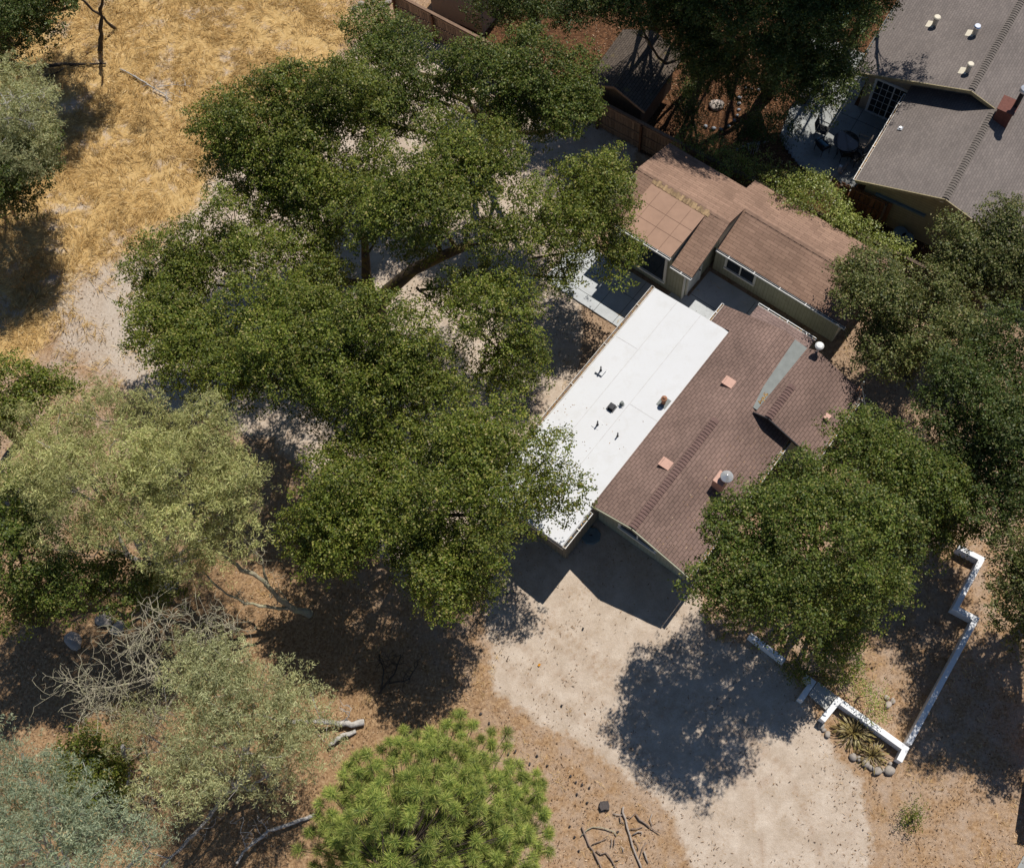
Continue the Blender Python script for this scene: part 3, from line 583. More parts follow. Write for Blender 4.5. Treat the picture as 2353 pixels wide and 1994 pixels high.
rakes([(g(.03, -.05, zl3(-.05)-.08), g(.03, 3.64, 3.72)), (g(.03, 3.64, 3.72), g(.03, 9.5, zr3(9.5)-.08)), (g(5.38, -2.5, zu(-2.5)-.08), g(5.38, 2.43, 4.12)), (g(5.38, 2.43, 4.12), g(5.38, 3.64, 3.73))], 'lap_siding', h3, .04, .16)
gutter(g(.05, -.06, zl3(-.05)-.13), g(5.38, -.06, zl3(-.05)-.13), h3, -gb, .1, .09, 'trim', 1.15, 2); gutter(g(5.4, -2.51, zu(-2.5)-.13), g(13, -2.51, zu(-2.5)-.13), h3, -gb, .1, .09, 'grey_metal', 1.5, 1)
window(h3, g(5.95, -.68, .06), gb, -ga, 1.72, 2.02, 2, .11, name='patio_door', mat='white', grid=(6, 5))
MB().tube([g(.42, 3.5, 3.2), g(.50, 3.5, 3.2)], .16, 12).build('gable_vent', M['trim'], h3)
MB().box(g(.38, .9, 1.75), gb*2.3, ga*.12, Z*.10).build('pipe_duct', M['tarp'], h3)
zc = MB().box(g(4.85, 3.76, 3.4), ga*.75, gb*.66, Z*1.0).build('chimney', M['brick'], h3)
MB().box(g(4.81, 3.72, 4.4), ga*.83, gb*.74, Z*.05).build('chimney_crown', M['brick'], zc)
c = g(5.35, 4.35, 4.44); MB().tube([c, c+Z*.9], .1, 12).build('flue', M['black'], zc); MB().tube([c+Z*.9, c+Z*1.0, c+Z*1.06, c+Z*1.12], [.2, .2, .17, .03], 16).build('flue_cap', M['galv'], zc)
for a, b, capm, r in ((8.98, -.47, 'cream_metal', .14), (8.75, 1.32, 'mirror', .14), (6.45, 1.88, 'cream_metal', .13)):
    c = g(a, b, zu(b)); v = MB().tube([c-Z*.05, c+Z*.42], r*.8, 12).build('roof_vent', M['cream_metal'], h3); MB().tube([c+Z*.42, c+Z*.46, c+Z*.50], [r*1.15, r*1.15, r*.9], 16).build('vent_cap', M[capm], v)
    s = -gb-Z*.33; MB().slab([c-ga*.2+Z*.02, c+ga*.2+Z*.02, c+ga*.2+s*.34+Z*.02, c-ga*.2+s*.34+Z*.02], .02).build('flange', M['cream_metal'], v)
c = g(3.3, .5, zl3(.5)); MB().tube([c, c+Z*.12], [.06, .05], 8).box(c-ga*.1-gb*.1, ga*.2, gb*.2+Z*.066, Z*.02).build('small_vent', M['galv'], h3)
# ---- shed behind the fence and a corner of the next house
sh = thing('shed', g(1, -11.3, 0), 'dark mossy shingled garden shed under the trees just beyond the fence', 'shed')
prism(g, [(-12.6, 0), (-12.6, 2.1), (-11.35, 2.65), (-10.1, 2.1), (-10.1, 0)], -.6, 2.5, 'wall', M['fence_dark'], sh)
MB().slab([g(-.9, -12.95, 2.1), g(-.9, -11.35, 2.82), g(2.8, -11.35, 2.82), g(2.8, -12.95, 2.1)], .09).slab([g(-.9, -11.35, 2.82), g(-.9, -9.75, 2.1), g(2.8, -9.75, 2.1), g(2.8, -11.35, 2.82)], .09).build('roof', M['moss_shingle'], sh)
rakes([(g(-.92, -12.95, 2.04), g(-.92, -11.35, 2.76)), (g(-.92, -11.35, 2.76), g(-.92, -9.75, 2.04))], 'fence', sh, .03, .12)
bh = thing('neighbour_house', g(2, -21, 0), 'corner of a plain beige walled house directly beyond the fence', 'house')
prism(g, [(-22.6, 0), (-22.6, 2.7), (-19.65, 2.7), (-19.65, 0)], .85, 6, 'wall', M['beige_wall'], bh)
MB().slab([g(.9, -22.9, 2.82), g(.9, -19.3, 2.82), g(6.2, -19.3, 3.3), g(6.2, -22.9, 3.3)], .1).build('roof', M['grey_shingle'], bh)
MB().tube([g(.8, -19.55, .1), g(.8, -19.55, 2.6)], .05, 8).build('downpipe', M['grey_metal'], bh)

# ------------------------------------------------------------------ fences
def fence(p, q, label, mat, pmat, ht=1.8, brd=.14, gap=.012, post=2.35, cap=True, rail_side=1, name='fence'):
    p, q = np.array(p, float), np.array(q, float); L = np.linalg.norm(q-p); d = (q-p)/L; s = np.cross(d, Z)*rail_side
    t = thing(name, p, label, 'fence'); bd = MB(); x = 0.0
    while x < L:
        hh = ht+rng.uniform(-.015, .015); bd.box(p+d*x+Z*.04, d*brd, -s*.02, Z*hh); x += brd+gap+rng.uniform(0, gap)
    bd.build('boards', M[mat], t); rl = MB()
    for z in (.35, ht*.56, ht-.12): rl.box(p+Z*z+s*.005, d*L, s*.04, Z*.085)
    rl.build('rails', M[mat], t)
    if cap: MB().box(p-s*.06+Z*(ht+.06), d*L, s*.14, Z*.035).build('cap_rail', M[mat], t)
    for i in range(int(L/post)+1): MB().box(p+d*min(L-.1, i*post)+s*.046-Z*.05, d*.1, s*.1, Z*(ht+.02)).build('post', M[pmat], t)
    return t
F0, F1, F2 = np.array([-7.55, 40.25, -.03]), np.array([5.6, 30.75, -.03]), np.array([17.6, 22.35, -.03])
fence(F0, F1, 'brown cedar board fence running under the oak to the tan roofed cabin', 'fence', 'post', gap=.010)
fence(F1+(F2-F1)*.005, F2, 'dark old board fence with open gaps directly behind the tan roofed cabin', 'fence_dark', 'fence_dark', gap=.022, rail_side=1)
fence(g(.30, -.62, -.03), g(.30, 1.6, -.03), 'short dark board gate with light gaps joining the grey house', 'fence_red', 'fence_dark', ht=1.75, brd=.2, gap=.03, post=2.1, cap=False, name='fence_gate')
# ------------------------------------------------------------------ paving
def pave(name, poly, h, mat, joints=()):
    o = MB().slab([np.array(p)+Z*h for p in poly], h+.12).build(name, M[mat]); tag(o, kind='structure')
    return o
pl = pave('patio', [f(14.55, -3.02), f(14.55, 1.6), f(11.0, 1.6), f(11.0, -3.75), f(12.95, -3.75), f(12.95, -3.02)], .03, 'slab')
jt = MB()
for a in (13.1,): jt.box(f(a, -3.0, .031), b_*4.5, a_*.018, Z*.003)
for b in (-.55, .75): jt.box(f(11.2, b, .031), a_*3.2, b_*.018, Z*.003)
tag(jt.build('paving_joint', M['black']), kind='structure')
pave('path', [f(12.45, -8.6), f(12.45, -3.35), f(9.0, -3.35), f(9.0, -3.8), f(9.9, -3.8), f(9.9, -8.6)], .04, 'slab')
jt = MB()
for a in (10.4, 11.4): jt.box(f(a, -8.6, .041), b_*5.1, a_*.018, Z*.003)
for b in (-5.9, -4.9): jt.box(f(9.92, b, .041), a_*2.5, b_*.018, Z*.003)
tag(jt.build('paving_joint', M['black']), kind='structure')
rl = thing('handrail', f(11.5, -1.65, .03), 'short black handrail standing on the sunlit patio slab by the white roof', 'handrail')
q = np.array(WORLD['handrail']); MB().tube([q+a_*.1-b_*.35+Z*.86, q+a_*.12-b_*.1+Z*.95, q+a_*.05+b_*.3+Z*.9], .022, 8).build('rail', M['black'], rl)
MB().tube([q-Z*.02, q+Z*.92], .018, 8).build('post', M['black'], rl)
# neighbour's patio with a stone edge
NP = [(90, 375), (130, 520), (250, 690), (350, 830), (500, 940), (700, 1000), (880, 1010), (1120, 1240), (1500, 900)]
z6 = lambda x, y: (1780+x*.1537, 250+y*.1537)
pts = [P(*z6(x, y)) for x, y in NP]+[g(.7, .36), g(5.94, .36), g(5.94, -2.2), g(9, -2.4), g(9, -6.0), g(5.6, -4.6), g(4.2, -4.7)]
pave('patio', pts, .02, 'grey_concrete')
jt = MB().bar(g(5.2, -4.5, .021), g(5.2, .3, .021), .02, .004).bar(g(2.6, -1.7, .021), g(5.9, -1.7, .021), .02, .004); tag(jt.build('paving_joint', M['black']), kind='structure')
k = 0
edge = [P(*z6(x, y)) for x, y in NP[:6]]
def edging(line, label, step=.2, r=.11, mat='blue_stone', group=None):
    line = [np.array(p) for p in line]
    for i in range(len(line)-1):
        L = np.linalg.norm(line[i+1]-line[i])
        for j in range(max(1, int(L/step))):
            c = line[i]+(line[i+1]-line[i])*(j+.5)/max(1, int(L/step)); rr = r*rng.uniform(.75, 1.15)
            o = MB().blob(c+Z*.04, (rr, rr*.8, rr*.7), int(rng.integers(1e6)), 8, 5).build('edging_stone', M[mat], None, True, c); tag(o, label, 'stone', group)
edging(edge, 'small grey edging stone along the curved edge of the shaded patio', group='stones edging the patio')
z7 = lambda x, y: (1580+x*.1537, 150+y*.1537)
edging([P(*z7(x, y)) for x, y in ((200, 900), (330, 950), (550, 970), (680, 880), (760, 720), (770, 450))], 'small grey stone in the shaded flower bed border left of the patio', .28, group='stones in the flower bed')
edging([P(*z7(x, y)) for x, y in ((820, 340), (1000, 370), (1240, 400))], 'small grey stone in the row above the dark round bush', .28, group='stones above the bush')
edging([P(*z7(x, y)) for x, y in ((700, 1290), (860, 1210), (1180, 1150))], 'small pale stone in the row beside the hedge', .25, group='stones beside the hedge')

# ------------------------------------------------------------------ trees
def usphere(n, zmin=-1.0):
    z = rng.uniform(zmin, 1, n); t = rng.uniform(0, 2*math.pi, n); r = np.sqrt(1-z*z); return np.stack([r*np.cos(t), r*np.sin(t), z], 1)
def blob_clumps(C, R, rc, k=1.0, zmin=-.3):
    "clump centres spread over the upper shell of an ellipsoid"
    area = math.pi*(R[0]*R[1]+.5*R[2]*(R[0]+R[1])); n = max(4, int(k*area/(1.9*rc*rc)))
    best = usphere(n*6, zmin); keep = []
    for d in best:
        p = d*R*rng.uniform(.58, .97)
        if all(np.sum((p-q)**2) > (rc*1.08)**2 for q in keep): keep.append(p)
        if len(keep) >= n: break
    return np.array(keep)+C
def clump_leaves(cs, rc, dens, spray, squash=.75, sb=None):
    if len(cs) == 0: return np.zeros((0, 3)), np.zeros((0, 3)), np.zeros(0)
    "leaf centres, outward directions, tone for a set of clumps"
    P_, D_, T_ = [], [], []
    for c in cs:
        r = rc*rng.uniform(.6, 1.2); ns = max(5, int(dens*r*r*4.0/spray)); d = usphere(ns, -.35)
        wob = 1+.22*np.sin(d@rng.normal(size=3)*3+rng.uniform(0, 6))
        sp = c+d*np.array([r, r, r*squash])*(wob*np.where(rng.uniform(0, 1, ns) < .12, rng.uniform(1.05, 1.3, ns), rng.uniform(.55, 1.05, ns)))[:, None]
        i = np.repeat(np.arange(ns), spray); off = rng.normal(size=(len(i), 3))*np.array([.085, .085, .06])
        P_.append(sp[i]+off+d[i]*rng.uniform(0, .12, (len(i), 1))); D_.append(d[i]); tn = rng.uniform(.12, .88) if sb is None else .6*sb+.4*rng.uniform(.05, .95)
        T_.append(np.clip(tn+np.repeat(rng.normal(0, .16, ns), spray), 0, 1))
    return np.concatenate(P_), np.concatenate(D_), np.concatenate(T_)
def limb(mb, a, b, r0, r1, n=6, wob=.12, sag=0.0, sides=7):
    a, b = np.array(a, float), np.array(b, float); L = np.linalg.norm(b-a); pts = []
    w1, w2 = rng.normal(size=3), rng.normal(size=3)
    for i in range(n+1):
        t = i/n; k = math.sin(math.pi*t)
        pts.append(a+(b-a)*t+(w1*math.sin(math.pi*t)+w2*math.sin(2*math.pi*t)*.6)*wob*L*.35-Z*sag*L*k)
    mb.tube(pts, [r0+(r1-r0)*(i/n)**.8 for i in range(n+1)], sides, cap=False); return pts
STAT = {}
def blob_world(bl):
    "(x, y, rx, ry, z[, rz]) in survey units -> centre and radii in metres"
    x, y, rx, ry, z = bl[:5]; C = PD(x, y, z); s = scale_at(C)/KD
    R = np.array([rx/s, ry/s*1.05, 0.0]); R[2] = bl[5] if len(bl) > 5 else .50*min(R[0], R[1])+.25
    return C, R
def tree(name, label, base, blobs, leafmat='oak_leaf', barkmat='oak_bark', rc=.40, dens=400, L=.090, W=.058, spray=15, k=1.0, trunk=.26, fork=1.8, group=None, cat='tree', up=.55, rnd_n=.9, lower=1.0, twigs=True, squash=.8, limbs=None, auto=True, sub=1.0):
    b0 = PD(*base); b0[2] = -.1; t = thing(name, b0, label, cat, group)
    tr = MB(); top = b0+Z*(fork+.1)+np.append(rng.normal(0, .15, 2), 0); limb(tr, b0-Z*.1, top, trunk*1.25, trunk*.95, 5, .05, 0, 10)
    allP, allD, allT = [], [], []
    for bl in blobs:
        C, R = blob_world(bl)
        if sub:
            parts = []; R0 = R; R = np.maximum(R-np.array([.17, .17, .1])*sub, R*.5)
            for c in blob_clumps(C, R*np.array([.88, .88, .9]), sub*.92, .95, -.15):
                rs = sub*rng.uniform(.6, 1.25); c = c+np.append(rng.normal(0, .12, 2), rng.normal(-.05, .28)); q = blob_clumps(c, np.array([rs, rs, rs*.85]), rc, k*1.25, -.2); sb = rng.uniform(.1, .9)
                if len(q): parts.append(q); A = clump_leaves(q, rc, dens, spray, squash, sb); [u.append(v) for u, v in zip((allP, allD, allT), A)]
            cs = np.concatenate(parts)
        else: cs = blob_clumps(C, R, rc, k)
        low = blob_clumps(C-Z*R[2]*.8, (R0 if sub else R)*np.array([.92, .92, .5]), .6 if sub else rc, k*lower, -.3) if lower > 0 else np.zeros((0, 3))
        A = clump_leaves(low if sub else np.concatenate([cs, low]), rc if not sub else .6, dens if not sub else dens*.7, spray, squash)
        for q, v in zip((allP, allD, allT), A): q.append(v)
        end = C-Z*R[2]*.35; L_ = np.linalg.norm(end-top); r0 = min(trunk*.5, .03+.02*L_)
        st_ = top-Z*rng.uniform(0, .3) if auto else C-Z*R[2]*1.1+np.append(rng.normal(0, .3, 2), -.2)+(top-C)*.3*np.array([1, 1, .3]); pts = limb(tr, st_, end, r0 if auto else .06, (r0 if auto else .06)*.42, 7, .16 if auto else .04, .03)
        if twigs:
            for c in cs[::(6 if sub else 2)]:
                s = pts[int(rng.integers(4, 8))]; limb(tr, s, c+(c-C)*.05, r0*.22, .009, 4, .2, 0, 5)
    if limbs:
        for pth, ra, rb in limbs:
            pts = [PD(*q) for q in pth]; n = len(pts); tr.tube(pts, [ra+(rb-ra)*i/(n-1) for i in range(n)], 9)
    tr.build('trunk', M[barkmat], t, True)
    Pn, Dn, Tn = np.concatenate(allP), np.concatenate(allD), np.concatenate(allT); n = len(Pn)
    keep = Pn[:, 2] > .15; Pn, Dn, Tn = Pn[keep], Dn[keep], Tn[keep]; n = len(Pn)
    Nn = Dn*.6+np.array([0, 0, up])+rng.normal(size=(n, 3))*rnd_n*.6
    foliage('crown', leafmat, Pn, Nn, L, W, t, Tn); STAT[label[:40]] = n
    return t
# ---- the big live oak over the yard
tree('oak_tree', 'huge spreading live oak with heavy bare limbs, left of the white roof', (762, 640), [
    (560, 265, 150, 110, 7.6), (660, 205, 110, 70, 8.0), (480, 330, 70, 80, 6.8), (450, 500, 120, 85, 6.4), (350, 560, 78, 75, 5.6), (370, 660, 90, 85, 5.8),
    (450, 740, 120, 85, 6.2), (610, 720, 150, 105, 7.4), (560, 620, 110, 60, 6.6), (770, 690, 120, 85, 7.6), (720, 800, 130, 70, 6.2), (860, 780, 90, 60, 5.8), (1010, 630, 115, 85, 7.0),
    (1040, 730, 90, 55, 5.0), (860, 400, 110, 95, 8.8), (960, 330, 95, 70, 8.4), (1040, 460, 90, 85, 7.8), (1205, 395, 92, 85, 6.0), (1230, 490, 76, 72, 4.8), (680, 390, 95, 85, 6.6),
    (640, 500, 75, 65, 6.0), (960, 570, 56, 34, 5.4), (570, 410, 60, 60, 5.6), (770, 470, 46, 36, 7.2), (850, 500, 34, 28, 6.2), (690, 570, 46, 40, 5.4), (880, 600, 50, 34, 6.6), (790, 400, 50, 40, 7.6), (760, 300, 46, 40, 7.4), (1120, 470, 46, 46, 7.0), (1150, 560, 40, 34, 6.0), (620, 330, 60, 50, 7.0)],
    trunk=.46, fork=1.6, auto=False, limbs=[([(765, 630, .3), (790, 590, 2.0), (840, 548, 3.2), (900, 520, 4.0), (960, 495, 4.8)], .34, .17), ([(760, 625, .6), (745, 560, 2.6), (742, 500, 4.2), (738, 440, 5.6)], .26, .10), ([(765, 632, .9), (735, 575, 2.0), (700, 572, 3.0), (640, 590, 4.6)], .22, .10), ([(900, 520, 4.0), (880, 480, 4.6), (890, 440, 5.6)], .10, .05), ([(930, 510, 4.4), (905, 468, 4.9), (860, 462, 5.2)], .09, .05)])
tree('oak_tree', 'tall bushy oak against the brown fence, at the top of the photo', (1010, 330), [
    (790, 120, 70, 65, 6.4), (750, 80, 34, 34, 6.0), (850, 190, 95, 60, 6.6), (930, 150, 60, 50, 7.0), (1010, 150, 90, 65, 7.6), (1065, 80, 34, 38, 8.0), (1130, 170, 80, 70, 7.8), (1160, 225, 62, 60, 7.0), (1060, 230, 90, 50, 6.6), (770, 240, 60, 50, 5.8)],
    'mid_leaf', trunk=.30, fork=2.2)
tree('oak_tree', 'round live oak whose crown overhangs the lower left of the white roof', (850, 1110), [
    (850, 920, 155, 85, 6.2), (1000, 900, 90, 70, 6.6), (720, 940, 80, 70, 5.6), (770, 1050, 150, 95, 6.6), (950, 1040, 110, 95, 7.0), (890, 1150, 110, 75, 5.6), (690, 1100, 75, 65, 5.0), (960, 1170, 60, 50, 4.8)],
    trunk=.34, fork=1.8)
tree('oak_tree', 'loose leaning oak branch crown spilling over the white roof edge', (1010, 1090), [(1110, 930, 58, 75, 5.6), (1090, 1010, 62, 70, 5.4), (1130, 985, 40, 55, 5.7)], trunk=.16, fork=1.8, dens=190, rc=.36, lower=.0, sub=.7)
tree('oak_tree', 'broad dense oak in front of the brown roof, throwing a big shadow on the drive', (1690, 1200), [
    (1655, 990, 105, 60, 7.0), (1770, 915, 85, 55, 6.2), (1870, 985, 110, 76, 5.2), (1550, 1060, 115, 80, 7.5), (1720, 1080, 140, 95, 8.5), (1880, 1075, 90, 70, 4.0), (1940, 995, 46, 46, 4.2), (1480, 1180, 88, 75, 6.9), (1610, 1210, 120, 85, 7.9), (1735, 1205, 80, 72, 4.9), (1690, 1310, 56, 48, 3.2), (1805, 1170, 60, 66, 3.4)],
    'mid_leaf', trunk=.36, fork=1.7, k=1.1)
# ---- oaks on the right
tree('oak_tree', 'olive green oak growing over the right end of the tan roof', (1850, 760), [(1780, 620, 66, 66, 4.0), (1738, 570, 28, 34, 4.2), (1880, 620, 85, 52, 4.8), (1800, 705, 60, 46, 3.6), (1940, 690, 80, 60, 4.6)], 'olive_leaf', trunk=.24, k=.95)
tree('oak_tree', 'sunlit rounded oak beside the end gable of the grey house', (2030, 600), [(1950, 500, 72, 62, 5.2), (2040, 470, 62, 56, 5.6), (2060, 550, 70, 50, 5.0), (1970, 560, 55, 34, 4.6)], 'olive_leaf', trunk=.24)
tree('oak_tree', 'dark broad oak filling the right edge beside the cabins', (2010, 880), [(1960, 800, 95, 75, 6.0), (2060, 740, 70, 90, 6.2), (2060, 880, 70, 90, 6.4), (1960, 920, 66, 60, 5.2), (2030, 1010, 85, 66, 5.4), (2110, 980, 70, 80, 6)], 'dark_leaf', trunk=.3)
tree('oak_tree', 'greyish oak at the right edge beyond the white garden wall', (2100, 1240), [(2098, 1140, 48, 75, 5.2), (2080, 1240, 38, 56, 4.6), (2150, 1190, 80, 96, 5.8), (2140, 1310, 66, 60, 4.8), (2230, 1250, 80, 80, 5.8), (2230, 1120, 80, 80, 6.2), (2210, 1360, 60, 60, 4.6), (2300, 1250, 70, 80, 6)], 'olive_leaf', trunk=.26)
# ---- neighbour's garden trees
tree('oak_tree', 'dark shade tree behind the beige house corner at the top edge', (1090, 60), [(1010, 5, 60, 44, 5.0), (1090, 15, 70, 46, 5.6), (1180, 10, 66, 46, 6.0), (1240, -30, 60, 46, 6.6)], 'dark_leaf', trunk=.26)
tree('oak_tree', 'dark tree above the mossy shed at the top edge', (1330, 60), [(1300, -10, 60, 50, 6.8), (1380, -20, 66, 50, 7.2), (1440, -50, 66, 50, 7.6), (1350, -80, 80, 50, 8)], 'dark_leaf', trunk=.28, fork=3.2)
tree('oak_tree', 'broad dark green garden tree over the orange leaf litter', (1560, 190), [(1650, 170, 60, 50, 4.6), (1720, 150, 44, 46, 4.4), (1560, 190, 46, 36, 3.6), (1450, 20, 66, 50, 6.6), (1530, 50, 85, 60, 7.0), (1620, 40, 75, 56, 7.0), (1590, 125, 80, 50, 5.6), (1680, 90, 60, 60, 6.0), (1700, 20, 60, 50, 7.0), (1510, -60, 90, 60, 8), (1640, -70, 90, 60, 8.4)], 'dark_leaf', trunk=.28, fork=2.4)
tree('shade_tree', 'leafy tree shading the left eave of the grey house', (1745, 60), [(1765, -40, 80, 46, 7.0), (1850, -70, 76, 50, 7.6), (1930, -120, 80, 56, 8.4), (1800, -120, 110, 60, 8.4), (1720, -110, 90, 60, 9), (1700, -20, 60, 40, 6.4)], 'dark_leaf', trunk=.2, fork=2.4)
tree('oak_tree', 'dense dark oak between the shed and the patio trees', (1440, 130), [(1390, 40, 60, 50, 5.6), (1290, 20, 60, 40, 6.0), (1400, 60, 50, 46, 5.0), (1480, 160, 44, 40, 3.6), (1450, 110, 46, 46, 4.4), (1420, 170, 36, 40, 3.6)], 'dark_leaf', trunk=.2)
tree('shade_tree', 'tall dark tree rising beyond the top edge above the garden', (1640, -250), [(1540, -190, 110, 70, 11), (1680, -200, 110, 70, 11.5), (1440, -170, 90, 60, 10.5), (1600, -120, 90, 50, 10), (1790, -190, 90, 70, 11), (1330, -150, 80, 60, 10)], 'dark_leaf', trunk=.3, fork=3, dens=260)
# ---- pale feathery trees at the left
pk = dict(rc=.40, dens=470, L=.13, W=.024, spray=24, sub=.9, up=.45, rnd_n=1.2, squash=.8, barkmat='grey_bark')
tree('feathery_tree', 'large pale green feathery tree at the left edge of the yard', (350, 1190), [(110, 880, 90, 66, 7.4), (240, 850, 110, 56, 7.8), (370, 880, 70, 46, 7.2), (200, 960, 130, 75, 8.4), (370, 960, 115, 75, 8.0), (470, 980, 56, 56, 6.8), (80, 990, 70, 56, 7.4), (300, 1060, 140, 70, 7.6), (450, 1070, 85, 56, 6.6), (170, 1070, 80, 50, 7.0), (400, 1130, 75, 40, 5.8)],
     'pale_leaf', trunk=.22, fork=2.0, lower=.3, **pk)
tree('oak_tree', 'low dark green oak under the lower edge of the pale feathery tree', (90, 1260), [(60, 1120, 80, 70, 6.4), (150, 1185, 85, 60, 5.6), (40, 1225, 80, 60, 5.2), (250, 1175, 70, 46, 5.2), (10, 1040, 60, 60, 6.6), (330, 1190, 50, 34, 4.4)], 'mid_leaf', trunk=.22, lower=.2)
tree('oak_tree', 'small dark green oak peeping out above the pale feathery tree', (40, 900), [(80, 790, 60, 42, 4.8), (20, 830, 46, 50, 4.6), (-40, 860, 50, 50, 4.6)], trunk=.2)
sp = dict(pk); sp.update(dens=190, rc=.38)
tree('feathery_tree', 'sparse grey green tree with bare lichened twigs, lower left', (520, 1600), [(400, 1330, 95, 60, 6.2), (500, 1400, 120, 75, 6.0), (400, 1450, 95, 66, 6.6), (480, 1530, 110, 75, 6.4), (360, 1590, 85, 66, 6.6), (600, 1480, 75, 56, 4.4), (580, 1420, 60, 46, 4.4), (570, 1560, 75, 56, 4.4), (280, 1480, 56, 46, 4.4)],
     'grey_leaf', trunk=.12, fork=1.5, lower=.3, **sp)
tree('feathery_tree', 'blue green feathery tree in the bottom left corner', (180, 1840), [(60, 1600, 90, 66, 7.0), (160, 1640, 95, 66, 7.4), (60, 1700, 95, 66, 7.6), (200, 1720, 95, 66, 7.0), (300, 1720, 66, 56, 6.0), (-30, 1640, 70, 70, 7), (40, 1530, 50, 34, 6.0)], 'blue_leaf', trunk=.2, lower=.2, **sp)
tree('shrub', 'rich green round shrub between the two feathery trees, lower left', (185, 1600), [(185, 1530, 56, 46, 1.9), (170, 1590, 60, 50, 2.1), (225, 1580, 40, 46, 1.8)], trunk=.07, fork=.5, cat='shrub', rc=.3, sub=.5)
tree('feathery_tree', 'grey green tree with pale twigs at the upper left edge', (10, 330), [(40, 170, 50, 44, 6.0), (55, 230, 56, 56, 6.6), (40, 290, 60, 46, 6.2), (-30, 220, 60, 70, 6.6)], 'grey_leaf', trunk=.2, lower=.2, **pk)
tree('oak_tree', 'dark green tree below the grey twiggy one at the upper left edge', (0, 420), [(45, 340, 66, 50, 5.0), (-30, 370, 60, 70, 5.6), (75, 290, 36, 46, 4.2), (20, 400, 50, 36, 4.0)], 'dark_leaf', trunk=.24)
tree('oak_tree', 'very dark tree in the top left corner', (20, 90), [(30, 20, 70, 44, 5.6), (-40, 60, 70, 60, 6), (90, -10, 60, 44, 6), (20, 95, 56, 38, 5.0), (150, -40, 60, 40, 6), (70, -90, 70, 60, 6.6), (100, -170, 70, 60, 6.8), (20, -120, 80, 80, 7), (85, 60, 34, 34, 4.6)], 'dark_leaf', trunk=.24)

# ---- pine with needle tufts
pb = PD(880, 1790); pine = thing('pine_tree', (pb[0], pb[1], -.1), 'yellow green long needled pine at the bottom edge of the photo', 'tree')
pc = np.array([pb[0], pb[1], 0]); tm = MB(); limb(tm, pc-Z*.2, pc+Z*9.0, .2, .04, 8, .02, 0, 10)
tufts = []
def shell(n, x, y, rx, ry, z, rz, rmin=.60):
    C, R = blob_world((x, y, rx, ry, z, rz)); tries = usphere(n*14, -.25); out = []
    for d in tries:
        p = C+d*R*rng.uniform(rmin, 1.0)
        if all(np.sum((p-q)**2) > .41**2 for q in tufts+out): out.append(p)
        if len(out) >= n: break
    return out
for a in ((190, 880, 1690, 205, 125, 8.6, 2.6), (120, 850, 1590, 170, 85, 7.4, 1.5), (100, 760, 1650, 115, 95, 7.2, 1.5), (85, 1010, 1640, 100, 90, 6.6, 1.5), (22, 930, 1510, 75, 42, 5.6, 1.0), (26, 1060, 1700, 66, 75, 5.8, 1.2), (5, 935, 1468, 22, 22, 5.2, .4), (6, 1015, 1500, 24, 26, 5.2, .4), (4, 1095, 1590, 22, 18, 5.0, .4), (4, 830, 1500, 26, 20, 5.2, .4), (16, 680, 1720, 75, 56, 6.0, 1.0), (90, 860, 1790, 230, 60, 8.0, 1.7)):
    tufts += shell(*a)
PC, PT, PN, PR, PTo = [], [], [], [], []
for q in tufts:
    ax = q-(pc+Z*(q[2]-1.6)); ax /= np.linalg.norm(ax); ax = ax*.6+Z*.55; ax /= np.linalg.norm(ax); n = 270; ts = rng.uniform(.75, 1.25)
    d = usphere(n, -1); d = d+ax*.6; d /= np.linalg.norm(d, axis=1, keepdims=True); L = rng.uniform(.24, .34, n)*ts
    droop = d-np.array([0, 0, .12]); PC.append(q+droop*L[:, None]*.5+rng.normal(size=(n, 3))*.018-ax*rng.uniform(0, .10, (n, 1))); PT.append(droop); PN.append(rng.normal(size=(n, 3))+Z*.6)
    PR.append(np.clip(rng.normal(.42, .25, n), 0, 1)); PTo.append(np.full(n, rng.uniform(.1, .9)))
    s = pc+Z*max(1.5, q[2]-rng.uniform(.7, 1.6)); h_ = q-ax*.22
    if rng.uniform() < .8: limb(tm, s, h_, .022, .012, 4, .05, .02, 5)
    tm.tube([h_, q], [.02, .026], 5)
    PC.append((q+ax*.05)[None]); PT.append(ax[None]); PN.append(rng.normal(size=(1, 3))); PR.append(np.array([1.])); PTo.append(np.array([.5]))
tm.build('trunk', M['dark_bark'], pine, True)
foliage('crown', 'needle', np.concatenate(PC), np.concatenate(PN), .29, .0105, pine, np.concatenate(PTo), np.concatenate(PT), np.concatenate(PR), .42)

# ---- bare wood
def bare(name, label, paths, base, mat='lichen', cat='dead tree', twig=0, tl=.9, group=None):
    b0 = PD(*base); t = thing(name, b0, label, cat, group); m = MB()
    for pth, r0, r1 in paths:
        pts = [PD(*q) for q in pth]; fine = []
        for i in range(len(pts)-1):
            for k in range(4): fine.append(pts[i]+(pts[i+1]-pts[i])*k/4+rng.normal(size=3)*(.015+.10*r0))
        fine.append(pts[-1]); n = len(fine); m.tube(fine, [(r0+(r1-r0)*(i/(n-1))**.8)*rng.uniform(.72, 1.12) for i in range(n)], 8)
        for _ in range(twig):
            i = int(rng.integers(n//4, n)); s = fine[i]; d = rng.normal(size=3); d[2] = abs(d[2])*.5; d /= np.linalg.norm(d); L = tl*rng.uniform(.4, 1.1)
            w1 = limb(m, s, s+d*L, .015, .006, 6, .4, 0, 4)
            for _ in range(2): q = w1[int(rng.integers(2, 7))]; limb(m, q, q+rng.normal(size=3)*L*.28, .010, .004, 4, .4, 0, 4)
    m.build('trunk', M[mat], t, True); return t
